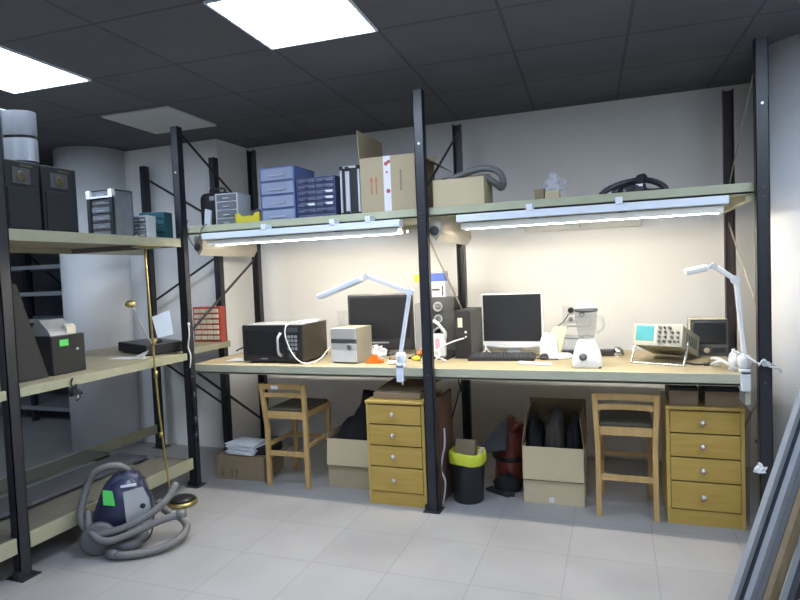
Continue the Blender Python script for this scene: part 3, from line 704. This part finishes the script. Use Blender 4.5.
t = thing('blue_packet', 'blue and white packet lying on the white electronic unit', 'packet', (1.455, .76, ZB + .4915))
MB().box(0, .13, 0, .09, 0, .055, .006).obj('pack', 'bluepack', t)
MB().box(-.002, .132, -.002, .09, .055, .07, .003).obj('pack_top', 'lightgrey', t)
lab(MB().box(-.095, -.002, .0, .05, -.0, .05, .004).obj('tag', 'yellow', t), 'yellow tag')
# multi plug with cables
t = thing('label_printer', 'white handheld device with pink window standing by the black speaker', 'device', (1.625, .39, ZB + .0125))
MB().box(-.03, .05, 0, .04, 0, .15, .012, seg=3).obj('body', 'white', t)
MB().box(-.012, .014, -.003, 0, .05, .12, .004).obj('window', 'pink', t)
tag(MB().box(0, .05, 0, .06, 0, .12, .015, seg=3).obj('plastic_bottle', 'white'), 'white plastic container just left of the middle post', 'container', (1.545, .48, ZB + .0125))
tag(MB().tube([(-.08, .03, .20), (-.03, 0, .235), (.03, -.02, .22), (.07, -.02, .17), (.075, .0, .12)], .010).tube([(-.03, -.03, .06), (.03, -.09, .02), (.09, -.13, .007), (.13, -.19, .007)], .005).tube([(.0, -.06, .03), (.08, -.02, .08), (.16, .0, .11), (.2, .03, .12)], .005).tube([(-.05, -.02, .01), (.03, -.05, .05), (.07, -.11, .03), (.05, -.15, .006)], .005).obj('white_cable', 'white'), 'tangle of white cables around the device with pink window', 'cable', (1.60, .40, ZB + .013))
tag(MB().box(0, .27, 0, .36, 0, .012, .003).obj('laptop', 'blackmat'), 'thin black slab lying under the white cables', 'laptop', (1.43, .37, ZB))
# PC
t = thing('computer_tower', 'dark computer tower left of the white-framed monitor', 'computer', (1.735, .42, ZB))
MB().box(0, .10, .01, .36, .004, .305, .005).obj('case', 'darkgrey', t)
MB().box(.0, .10, .0, .01, .004, .305, .003).obj('front_panel', 'blackmat', t)
MB().box(.02, .05, -.002, 0, .20, .26).obj('sticker', 'paperwarm', t)
MB().cyl((.07, -.003, .17), (.07, 0, .17), .008).cyl((.07, -.003, .14), (.07, 0, .14), .006).obj('button', 'white', t)
MB().box(-.01, .11, .02, .34, 0, .004).obj('foot', 'black', t)
# monitor
t = thing('computer_monitor', 'flat computer monitor with thin white frame on the right bay', 'monitor', (2.065, .62, ZB), R(0))
b = MB().box(-.195, .195, 0, .045, .085, .40, .006).prism([(-.195, .087), (.195, .087), (.195, .062), (.12, .05), (0, .044), (-.12, .05), (-.195, .062)], 0, .04, 'y')
b.obj('frame', 'white', t)
MB().box(-.187, .187, -.003, .0, .090, .392).obj('screen', 'screen', t)
MB().box(-.04, .04, .02, .05, .008, .1).obj('neck', 'white', t)
MB().lathe([(.11, 0), (.11, .006), (.09, .010), (.0, .012)], (0, .03, 0), 28, 1.1, .8).obj('stand', 'black', t)
t = thing('keyboard', 'black keyboard lying in front of the white-framed monitor', 'keyboard', (1.835, .33, ZB), R(3))
MB().prism([(0, 0), (.155, 0), (.155, .030), (.0, .016)], 0, .40, 'x').obj('base', 'black', t)
b = MB()
for r in range(5):
    for c in range(17): b.box(.012 + c * .0222, .031 + c * .0222, .012 + r * .027, .034 + r * .027, .0175 + r * .0026, .026 + r * .0026)
o = b.obj('keys', 'darkgrey', t); o['kind'] = 'stuff'
t = thing('computer_mouse', 'black mouse beside the right end of the keyboard', 'mouse', (2.285, .45, ZB))
MB().blob((0, 0, 0), (.032, .05, .035), .02, 1, 1, 3).obj('body', 'black', t)
MB().tube([(0, .05, .01), (-.03, .09, .01), (-.1, .1, .01), (-.13, .13, .006)], .003).obj('cord', 'black', t)
tag(MB().box(0, .20, 0, .04, 0, .016, .004).obj('remote_control', 'white', None), 'long white plastic strip lying between keyboard and blender', 'plastic strip', (2.15, .235, ZB), R(-18))
tag(MB().tube([(0, 0, .006), (.04, .05, .04), (.02, .1, .07), (.06, .08, .02), (.1, .04, .006), (.06, .0, .006)], .005).obj('short_cable', 'cream_metal'), 'short beige cord coiled behind the keyboard', 'cable', (1.86, .50, ZB))
# white appliance
t = thing('phone_charger', 'small white appliance with a wide oval base between monitor and blender', 'appliance', (2.33, .50, ZB))
MB().lathe([(.0, 0), (.10, 0), (.105, .012), (.085, .028), (.0, .03)], (.02, 0, 0), 28, 1, .75).obj('base', 'white', t)
MB().prism([(-.075, .028), (.035, .028), (.025, .12), (.0, .15), (-.055, .155), (-.07, .11)], -.035, .035, 'y').obj('body', 'white', t)
MB().tube([(-.09, -.05, .004), (-.03, -.085, .004), (.04, -.08, .004)], .005).obj('skid', 'darkgrey', t)
# blender
t = thing('blender', 'white kitchen blender with glass jug near the bench edge', 'blender', (2.545, .20, ZB))
def sq(r, z, n=32, p=4):
    out = []
    for i in range(n):
        a = 2 * PI * i / n; c, s_ = math.cos(a), math.sin(a); k = (abs(c) ** p + abs(s_) ** p) ** (-1 / p)
        out.append((c * k * r, s_ * k * r, z))
    return out
b = MB(); rings = [[b.bm.verts.new(v) for v in sq(r, z, p=pp)] for r, z, pp in ((.078, .0, 4), (.082, .012, 4), (.078, .05, 4), (.066, .10, 3.5), (.054, .135, 2.6), (.045, .148, 2), (.0435, .152, 2))]
b.skin(rings).obj('base', 'white', t)
o = MB().lathe([(.021, 0), (.021, .010), (.014, .014), (.0, .014)], (0, 0, 0), 20, T=TR(-.018, -.071, .062) @ RX(80)).obj('dial', 'darkgrey', t)
MB().box(.045, .075, -.07, -.05, -.0002, .01).obj('foot', 'darkgrey', t)
MB().lathe([(.036, .153), (.044, .165), (.052, .20), (.058, .27), (.060, .305), (.057, .305), (.055, .27), (.049, .20), (.041, .167), (.030, .157)], (0, 0, 0), 32, caps=False).obj('jug', 'glass', t)
MB().tube([(.05, -.02, .285), (.085, -.03, .28), (.09, -.03, .22), (.052, -.02, .185)], .007).obj('jug_handle', 'glass', t)
MB().lathe([(.058, .306), (.063, .308), (.063, .318), (.058, .32)], (0, 0, 0), 32).obj('lid_seal', 'darkgrey', t)
MB().lathe([(.060, .321), (.062, .333), (.045, .342), (.025, .344), (.022, .352), (.0, .353)], (0, 0, 0), 32).obj('lid', 'white', t)
MB().cyl((0, 0, .158), (0, 0, .185), .008).box(-.025, .025, -.004, .004, .172, .176).obj('blade', 'chrome', t)
# clutter by wall behind blender
t = thing('wall_socket', 'white wall socket with black plugs behind the blender', 'wall socket', (2.34, WY - .0155, .95))
MB().box(0, .19, 0, .015, 0, .15, .004).obj('plate', 'white', t)
for x, z in ((.055, .115), (.13, .085), (.055, .05)):
    MB().cyl((x, -.03, z), (x, 0, z), .020 if z > .06 else .016, n=16).obj('plug', 'black' if z > .06 else 'grey', t)
tag(MB().tube([(0, 0, 0), (-.03, -.03, -.05), (-.09, -.06, -.10), (-.12, -.2, -.16), (-.1, -.35, -.20)], .004).obj('thin_cable', 'darkgrey'), 'thin dark cord dropping from the wall plugs to the white appliance', 'cable', (2.38, 1.145, 1.04))
t = thing('plastic_container', 'clear plastic tub of clutter standing behind the blender', 'container', (2.39, .66, ZB))
MB().box(0, .17, 0, .004, 0, .10).box(0, .17, .10, .104, 0, .10).box(0, .004, 0, .1, 0, .10).box(.166, .17, 0, .1, 0, .1).box(0, .17, 0, .1, 0, .004).obj('tub', 'clear', t)
MB().box(-.004, .174, -.004, .108, .1, .112, .003).obj('lid', 'grey', t)
tag(MB().blob((0, 0, 0), (.06, .03, .08), .6, 2.5, 21, 3).obj('parts_bag', 'paperwarm'), 'beige bag of parts inside the clear tub', 'bag', (2.475, .712, ZB + .005))
tag(MB().quad([(0, 0, 0), (.10, 0, 0), (.14, .05, .17), (.06, .05, .17)], .003).obj('plastic_folder', 'bag'), 'pale yellow-green sheet leaning behind the white appliance', 'folder', (2.255, .70, ZB)).data.materials[0] = mat('pale_lime', (.66, .68, .42), .5)
t = thing('power_strip', 'black power strip with chrome adapter lying at the bench back', 'power strip', (2.385, .55, ZB), R(8))
MB().box(0, .31, 0, .055, 0, .04, .006).obj('body', 'black', t)
MB().blob((.33, .02, 0), (.03, .03, .055), .4, 3, 4, 3).obj('adapter', 'chrome', t)
b = MB()
for i in range(5): b.cyl((.03 + i * .045, .0275, .04), (.03 + i * .045, .0275, .043), .017)
b.obj('outlet', 'grey', t)

# oscilloscope
t = thing('oscilloscope', 'beige oscilloscope with cyan screen propped up on its chrome handle', 'oscilloscope', (2.785, .345, ZB), R(-22))
T = TR(0, 0, .105) @ RX(-17)
W, D, H = .262, .32, .118
MB().box(.004, W - .004, .012, D, 0, H, .004, T).obj('case', 'scope_side', t)
MB().box(.015, W - .015, .03, D - .02, H, H + .003, 0, T).obj('top_cover', 'scope', t)
fp = MB().box(0, W, -.004, .012, -.003, H + .004, .004, T).obj('front_panel', 'scope', t)
sc = MB().box(.016, .112, -.006, -.004, .026, H - .008, .001, T).obj('screen', 'cyan', fp)
b = MB()
for i in range(1, 8): b.box(.016 + i * .012, .0163 + i * .012, -.0066, -.006, .03, H - .012, 0, T)
for i in range(1, 6): b.box(.018, .11, -.0066, -.006, .026 + i * .0143, .0263 + i * .0143, 0, T)
b.obj('graticule', 'darkgrey', sc)
MB().box(.120, .1225, -.006, -.004, .01, H - .006, 0, T).obj('divider', 'paper', fp)
b0 = [(x, z, r) for z, row in ((.100, (.145, .17, .195)), (.075, (.145, .175, .21, .24)), (.048, (.145, .175, .21, .24)), (.024, (.145, .17, .2, .225, .245))) for x, r in zip(row, (.008, .0065, .008, .007, .005))]
for x, z, r in b0:
    MB().cyl((x, -.018, z), (x, -.004, z), r, n=12).xform(T).obj('knob', 'darkgrey' if r > .0065 else 'black', fp)
MB().tube([T @ Vector((-.006, .07, .05)), (-.008, -.005, .012), (-.006, -.01, .007), (.01, -.01, .006), (.25, -.01, .006), (.268, -.01, .007), (.273, -.005, .012), T @ Vector((.271, .07, .05))], .0055, 8, 4).obj('handle', 'chrome', t)
MB().box(.01, W - .01, D, D + .025, .005, H - .005, .003, T).obj('rear_cover', 'darkgrey', t)
b = MB()
for i in range(6): b.box(W - .004, W - .002, .08 + i * .035, .095 + i * .035, .03, .09, 0, T)
b.obj('side_slots', 'darkgrey', t)
tag(MB().tube([(0, 0, .006), (.03, -.05, .005), (.07, -.06, .005), (.1, -.04, .005), (.12, .01, .005)], .005).obj('probe_lead', 'black'), 'short black probe lead on the bench beside the oscilloscope handle', 'cable', (3.05, .35, ZB))
t = thing('portable_television', 'small black tube television at the bench back beside the right post', 'television', (3.115, .64, ZB))
MB().prism([(0, 0), (.195, 0), (.195, .215), (0, .215)], 0, .06, 'y').obj('front_frame', 'darkgrey', t)
MB().prism([(.01, .005), (.185, .005), (.185, .205), (.01, .205)], .06, .17, 'y').obj('rear_shell', 'darkgrey', t)
MB().box(-.014, .0, .004, .10, .0, .205, .004).box(-.014, .185, .0, .1, .205, .222, .004).obj('outer_case', 'beige', t)
MB().box(.012, .183, -.006, .0, .075, .205, .006).obj('screen', 'screen', t)
MB().cyl((.08, -.012, .035), (.08, 0, .035), .016).obj('tuning_knob', 'chrome', t)
MB().box(.11, .18, -.003, 0, .02, .05).obj('speaker_slots', 'black', t)
tag(MB().box(0, .05, 0, .04, 0, .012, .002).obj('small_black_box', 'black'), 'tiny flat black box in front of the small tube television', 'box', (3.135, .27, ZB))
tag(MB().tube([(0, 0, .01), (-.03, .06, .03), (-.07, .1, .05), (-.09, .16, .04), (-.05, .2, .02)], .008).tube([(-.02, .0, .02), (-.06, .02, .05), (-.1, .10, .02), (-.06, .14, .01)], .007).blob((.0, .05, 0), (.03, .05, .10), .6, 2.6, 3, 3).obj('coiled_cable', 'white'), 'coiled white cable heaped around the foot of the right-hand lamp', 'cable', (3.262, .10, ZB))
t = thing('tied_rope', 'white cord tied round the right front post at bench height', 'cord', (3.36, -.03, .885))
MB().tube([(-.12, .12, .05), (-.06, .03, .02), (-.03, -.004, .0), (.03, -.006, -.005), (.04, .03, -.02)], .004).tube([(-.03, -.008, -.01), (-.01, -.02, .02), (.01, -.02, -.01), (.05, -.02, -.02), (.06, -.02, -.04)], .005).obj('cord', 'lightgrey', t)
MB().blob((-.0, -.012, -.012), (.02, .008, .026), .4, 3, 2, 2).obj('knot', 'lightgrey', t)

# ------------------------------------------------------------------ under the bench
def stool(label, x, y):
    t = thing('wooden_chair', label, 'chair', (x + .016, y, 0), 0, 'blond wooden chairs under the bench')
    W, D = .29, .34
    for sx in (0, W):   # rear posts nearest the viewer run up into the backrest
        MB().bar((sx + (-.0), 0, 0), (sx, .0, .40), .028, .030, (0, 1, 0), .003).bar((sx, .0, .39), (sx + (-.012 if sx == 0 else .012), -.03, .69), .028, .028, (0, 1, 0), .003).obj('rear_leg', 'pine', t)
    for sx in (0.01, W - .01):
        MB().bar((sx, D, 0), (sx, D, .50), .028, .028, (0, 1, 0), .003).obj('front_leg', 'pine', t)
    for z, h in ((.668, .036), (.612, .030)):
        yb = -.03 * (z - .4) / .29
        pts = []
        b = MB(); n = 8; A = []
        for i in range(n + 1):
            u = i / n; xx = u * W; yy = yb - .022 * math.sin(PI * u) * -1
            A.append([b.bm.verts.new((xx, yy - .006, z - h / 2)), b.bm.verts.new((xx, yy + .006, z - h / 2)), b.bm.verts.new((xx, yy + .006, z + h / 2)), b.bm.verts.new((xx, yy - .006, z + h / 2))])
        b.skin(A, True, False).obj('back_slat', 'pine', t)
    MB().box(0, W, -.01, .012, .455, .50).obj('seat_rail', 'pine', t)
    MB().box(0.01, W - .01, D - .01, D + .01, .46, .505).box(-.008, .012, 0, D, .465, .50).box(W - .012, W + .008, 0, D, .465, .50).obj('seat_rail', 'pine', t)
    MB().box(.008, W - .008, .008, D + .005, .497, .52, .008).obj('seat', 'seat', t)
    for a in ((0, W, -.009, .009, .205, .235), (0, W, D - .008, D + .008, .24, .265)): MB().box(*a).obj('stretcher', 'pine', t)
    for sx in (0, W): MB().box(sx - .008, sx + .008, 0, D, .26, .285).obj('side_stretcher', 'pine', t)
    return t
stool('blond wooden chair with dark seat near the left end, between paper stack and drawers', .485, .13)
s2 = stool('blond wooden chair with pale slatted back left of the right drawer unit', 2.575, .15)
tag(MB().box(0, .05, 0, .002, 0, .022).obj('paper_sticker', 'paper'), 'small white sticker on the backrest of the left wooden chair', 'sticker', (.575, .079, .659))

def drawers(label, x, y, rz=0):
    t = thing('drawer_unit', label, 'drawer unit', (x, y, 0), rz, 'oak-veneer drawer units under the bench')
    W, D, H = .365, .38, .63
    MB().box(0, .018, .004, D, 0, H - .02).box(W - .018, W, .004, D, 0, H - .02).box(.018, W - .018, D - .01, D, .0, H - .02).box(.018, W - .018, .02, D - .01, .085, .095).obj('carcass', 'oak_side', t)
    MB().box(-.004, W + .004, -.006, D, H - .02, H, .006).obj('top', 'oak_side', t)
    MB().box(.018, W - .018, .008, .02, 0, .078).obj('plinth', 'oak', t)
    MB().box(.018, W - .018, .019, .021, .0, H - .02).obj('inner_gap', 'gap', t)
    z = .084; hs = [.15, .125, .125, .118]
    for h in hs:
        o = MB().box(.020, W - .020, .0, .018, z, z + h - .006, .002).obj('drawer', 'oak', t)
        MB().lathe([(.006, 0), (.006, .012), (.015, .018), (.015, .026), (.008, .031), (.0, .032)], (0, 0, 0), 16, T=TR(W * .47, 0, z + h * .5) @ RX(90)).obj('knob', 'knob', o)
        z += h + .002
drawers('oak four-drawer unit left of the middle post under the workbench', 1.278, .0)
drawers('oak four-drawer unit under the right end of the workbench', 2.935, .14)
# on top of drawers
tag(MB().box(0, .30, 0, .30, 0, .035, .004).quad([(.0, .02, .036), (.28, .02, .036), (.36, .3, .075), (.03, .3, .07)], .004).obj('cardboard_sheets', 'card_dark'), 'brown cardboard sheets lying on the left drawer unit', 'cardboard', (1.31, .05, .6305))
tag(MB().quad([(0, 0, 0), (0, .30, 0), (.0, .30, .64), (.0, .0, .64)], .012).obj('brown_board', 'card_dark'), 'brown board standing on edge behind the middle post', 'board', (1.700, .065, 0)).data.materials[0] = mat('brown_hardboard', (.13, .06, .035), .6)
tag(MB().tube([(0, 0, .45), (.005, -.02, .36), (-.012, -.03, .27), (-.02, -.02, .2), (.0, -.02, .13), (-.01, -.03, .03), (-.012, -.04, .006)], .006).obj('white_strip', 'lightgrey'), 'pale flexible strip hanging against the brown board', 'strip', (1.728, .12, 0))
for x, w, lb in ((0, .135, 'brown flat cardboard box on the right drawer unit, left one'), (.17, .155, 'brown flat cardboard box on the right drawer unit, right one')):
    t = thing('flat_box', lb, 'cardboard box', (2.955 + x, .16, .6305), 0, 'flat boxes on the right drawer unit')
    MB().box(0, w, 0, .3, 0, .075).obj('box_body', 'card_dark', t)
    MB().box(0, w + .002, -.002, .3, .0755, .095, .002).obj('lid', 'blackmat', t)
tag(MB().tube([(0, 0, 0), (.02, .02, -.05), (.02, .02, -.12), (.0, .01, -.19), (-.03, 0, -.24)], .009).obj('black_hose', 'black'), 'short black hose hanging beside the right drawer unit', 'hose', (3.375, .12, .70))
tag(MB().quad([(0, 0, 0), (0, .5, 0), (.01, .5, .60), (.01, 0, .60)], .003).obj('plastic_sheet', 'sheet'), 'translucent grey plastic sheet standing between drawers and right post', 'plastic sheet', (3.325, .19, .002))
tag(MB().blob((0, 0, 0), (.022, .012, .035), .8, 3, 5, 3, sharp=True).obj('tape_scrap', 'paper'), 'small scrap of white tape stuck on the inner side of the right front post', 'tape', (3.333, -.03, .36))

# box 1 + papers
t = carton('cardboard_box', 'low brown carton carrying a stack of papers under the left end of the bench', (.06, .15, 0), .37, .29, .16, 'card_dark', R(4), (('f', -88, .10, None), ('b', -86, .10, None), ('r', 75, .10, None)))
for x in (.04, .115, .15): MB().box(x, x + .012, -.0015, 0, .02, .075).obj('printed_mark', 'brownprint', t)
t = thing('paper_stack', 'untidy stack of white papers on the low brown carton', 'paper stack', (.245, .26, .170))
for i in range(12):
    MB().box(-.11, .11, -.09, .09, i * .0062, i * .0062 + .0054, 0, RZ(random.uniform(-9, 9)) @ TR(random.uniform(-.012, .012), random.uniform(-.012, .012), 0)).obj('paper', 'paper' , t)
t = thing('black_folder', 'dark folder lying partly under the white papers', 'folder', (.345, .20, .168), R(10))
MB().box(-.03, .13, 0, .18, 0, .012, .002).box(-.03, .13, 0, .18, .036, .05, .002).box(.118, .13, 0, .18, .012, .036).box(-.03, .118, .006, .174, .014, .034).obj('cover', 'blackmat', t)
# box 3
t = carton('cardboard_box', 'open carton full of black cloth between the left chair and drawers', (.905, .20, 0), .355, .36, .32, 'card', 0, (('f', 174, .17, 'card_light'), ('l', 10, .03, None)))
tag(garment(.155, .155, .50, 5, .22).obj('black_clothes', 'cloth_black'), 'heap of black cloth in the carton between the left chair and drawers', 'cloth heap', (1.085, .38, .006))
# bin
t = thing('waste_bin', 'black round waste bin lined with a yellow bag under the bench', 'waste bin', (1.842, .205, 0))
MB().lathe([(.0, 0), (.086, 0), (.090, .01), (.102, .27), (.107, .275), (.107, .29), (.099, .29), (.095, .27), (.084, .012), (.0, .012)], (0, 0, 0), 32).obj('bucket', 'black', t)
b = MB(); rings = []
for k, (r, z) in enumerate(((.110, .235), (.113, .26), (.112, .29), (.106, .304), (.096, .297), (.091, .25))):
    ring = []
    for i in range(40):
        a = 2 * PI * i / 40; w = 1 + .02 * math.sin(a * 9 + k) ; zz = z + .006 * math.sin(a * 3 + 1) * (1 if k < 4 else .3)
        ring.append(b.bm.verts.new((math.cos(a) * r * w, math.sin(a) * r * w, zz)))
    rings.append(ring)
b.skin(rings, False).obj('bin_liner', 'bag', t)
tag(MB().box(-.065, .055, -.02, .04, .0, .22, .002, RX(-10)).obj('cardboard_carton', 'card_dark'), 'folded brown carton stuck in the waste bin', 'cardboard', (1.83, .205, .135))
tag(MB().box(-.01, .015, -.04, .04, .0, .17, .001, RY(12)).obj('cardboard_piece', 'card_light'), 'narrow pale cardboard strip in the waste bin beside the brown carton', 'cardboard', (1.895, .19, .15))
# red vac
t = thing('red_vacuum', 'dark red vacuum body on the floor behind the waste bin', 'vacuum cleaner', (2.04, .60, 0))
MB().blob((0, 0, 0), (.11, .15, .42), .12, 1.8, 5, 4).obj('body', 'redvac', t)
MB().lathe([(.122, 0), (.126, .01), (.122, .025)], (0, 0, .16), 28, 1, 1.2).obj('band', 'black', t)
MB().tube([(.03, -.12, .36), (.06, -.13, .40), (.09, -.08, .38)], .016).obj('handle', 'redvac', t)
tag(MB().quad([(-.13, -.03, .03), (.06, -.05, .06), (.06, .04, .22), (.02, .06, .21)], .018).obj('grey_panel', 'darkgrey'), 'dark grey panel slanting over the red vacuum behind the bin', 'panel', (1.99, .42, .20))
tag(MB().box(-.10, .08, -.03, .03, 0, .018, .004, RZ(-30)).box(.02, .09, -.045, -.02, .0, .03, .004).obj('floor_nozzle', 'black'), 'flat black floor nozzle lying between the waste bin and carton', 'nozzle', (2.01, .345, 0))
tag(MB().blob((0, 0, 0), (.08, .06, .10), .3, 2.4, 8, 3).obj('dark_bag', 'cloth_black'), 'dark crumpled bag on the floor in front of the red vacuum', 'bag', (2.04, .41, .0))
# box 2
t = carton('cardboard_box', 'tall open tan carton full of dark jackets in the right bay', (2.165, .245, 0), .345, .36, .335, 'card_light', 0, (('f', 175, .19, None), ('b', 3, .21, 'card_dark'), ('l', -8, .20, 'card_dark'), ('r', -6, .18, 'card_dark')))
MB().box(.145, .175, -.003, 0, .01, .04).obj('seal', 'tape', t)
MB().box(.0, .345, -.0015, 0, .135, .139).obj('fold_line', 'card_dark', t)
for i, (x, y, m, sz, sd) in enumerate(((2.227, .43, 'cloth_black', (.048, .14, .44), 3), (2.338, .43, 'cloth_brown', (.060, .145, .50), 12), (2.448, .43, 'cloth_black', (.047, .14, .46), 22))):
    tag(garment(*sz, sd, (-.12, .05, .08)[i]).obj('jacket', m), ['black jacket at the left in the tall tan carton', 'dark brown leather jacket in the middle of the tall tan carton', 'black jacket at the right in the tall tan carton'][i], 'jacket', (x, y, .008))
# cords on posts
t = thing('cable_bundle', 'black cords with plugs hanging down the left front post', 'cable', (.045, .0, .30))
for k, (dx, m) in enumerate(((.0, 'black'), (.012, 'cloth_black'), (-.004, 'black'))):
    MB().tube([(dx - .008, -.03, .45), (dx + .004, -.035, .36), (dx - .004, -.03, .28), (dx + .01, -.035, .2 - k * .02), (dx, -.03, .1), (dx + .008, -.035, .02 * k)], .0045).obj('cord', m, t)
for z, s_ in ((.30, 1), (.13, 1.2), (.04, .9)):
    MB().blob((.012, -.04, z), (.016 * s_, .014, .045 * s_), .4, 2, z * 10, 2).obj('plug', 'black', t)
tag(MB().tube([(0, 0, 0), (.01, -.01, -.06), (-.005, -.01, -.14), (.012, -.01, -.2), (.0, -.01, -.28)], .0045).blob((.0, 0, 0), (.01, .01, .02), .2, 2, 1, 2).obj('hanging_cable', 'white'), 'white cord hanging down the left front post beside the microwave', 'cable', (.042, -.035, 1.09))
tag(MB().tube([(-.06, .12, -.05), (-.03, .05, .0), (-.02, .0, .02), (-.01, -.03, -.03), (.0, -.02, -.12), (.01, .03, -.22), (.02, .05, -.36), (.02, .05, -.40)], .0045).obj('hanging_cable', 'black'), 'thin black cord hanging at the middle back post below the bench', 'cable', (1.66, .78, .72))

# ------------------------------------------------------------------ leaning boards on the right
Dv = Vector((.48, .54, 1.08)).normalized()
def lean(x, w, th, m, label, L, nm, yo=0):
    t = MB().bar((0, 0, 0), Dv * L, w, th, (.9, -.8, 0)).xform(Matrix.Identity(4))
    zz = min(v.co.z for v in t.bm.verts)
    t.xform(TR(0, 0, -zz))
    return tag(t.obj(nm, m), label, 'board', (x, -1.04 + yo, 0))
lean(2.985, .032, .02, 'pipe_light', 'pale grey flat profile, leftmost of the pieces leaning at the right edge', 2.52, 'metal_profile')
lean(3.008, .010, .02, 'pipe_dark', 'thin dark strip between the two pale leaning profiles', 2.5, 'metal_strip')
lean(3.033, .036, .02, 'pipe_light', 'second pale grey profile leaning at the right edge, beside the brown plank', 2.45, 'metal_profile')
lean(3.058, .012, .02, 'pipe_grey', 'narrow grey strip directly left of the brown plank', 2.4, 'metal_strip')
lean(3.094, .055, .02, 'lumber', 'brown wooden plank leaning at the right edge', 2.35, 'wooden_plank')
lean(3.130, .012, .02, 'pipe_light', 'narrow whitish strip directly right of the brown plank', 2.3, 'metal_strip')
lean(3.156, .034, .02, 'pipe_dark', 'black profile leaning to the right of the brown plank', 2.25, 'metal_profile')
lean(3.205, .058, .02, 'lumber_pale', 'pale wooden plank, rightmost of the leaning pieces', 2.15, 'wooden_plank')

# ------------------------------------------------------------------ camera, world, view
f, yaw, pitch, roll = 593.56, .3508, .0456, -.0403
fw = Vector((-math.sin(yaw) * math.cos(pitch), math.cos(yaw) * math.cos(pitch), -math.sin(pitch)))
r = fw.cross(Vector((0, 0, 1))).normalized(); u = r.cross(fw)
r2 = r * math.cos(roll) + u * math.sin(roll); u2 = -r * math.sin(roll) + u * math.cos(roll)
cd = bpy.data.cameras.new('camera'); cd.sensor_width = 36; cd.lens = f * 36 / 800; cd.clip_start = .05
co = bpy.data.objects.new('camera', cd); COL.objects.link(co)
co.matrix_world = Matrix.Translation((2.7078, -3.2319, 1.381)) @ Matrix((r2, u2, -fw)).transposed().to_4x4()
SC.camera = co
w = bpy.data.worlds.new('world'); SC.world = w; w.use_nodes = True
w.node_tree.nodes['Background'].inputs[0].default_value = (.5, .55, .65, 1); w.node_tree.nodes['Background'].inputs[1].default_value = .05
SC.view_settings.view_transform = 'Standard'; SC.view_settings.look = 'None'
SC.view_settings.exposure = .75; SC.view_settings.gamma = 1
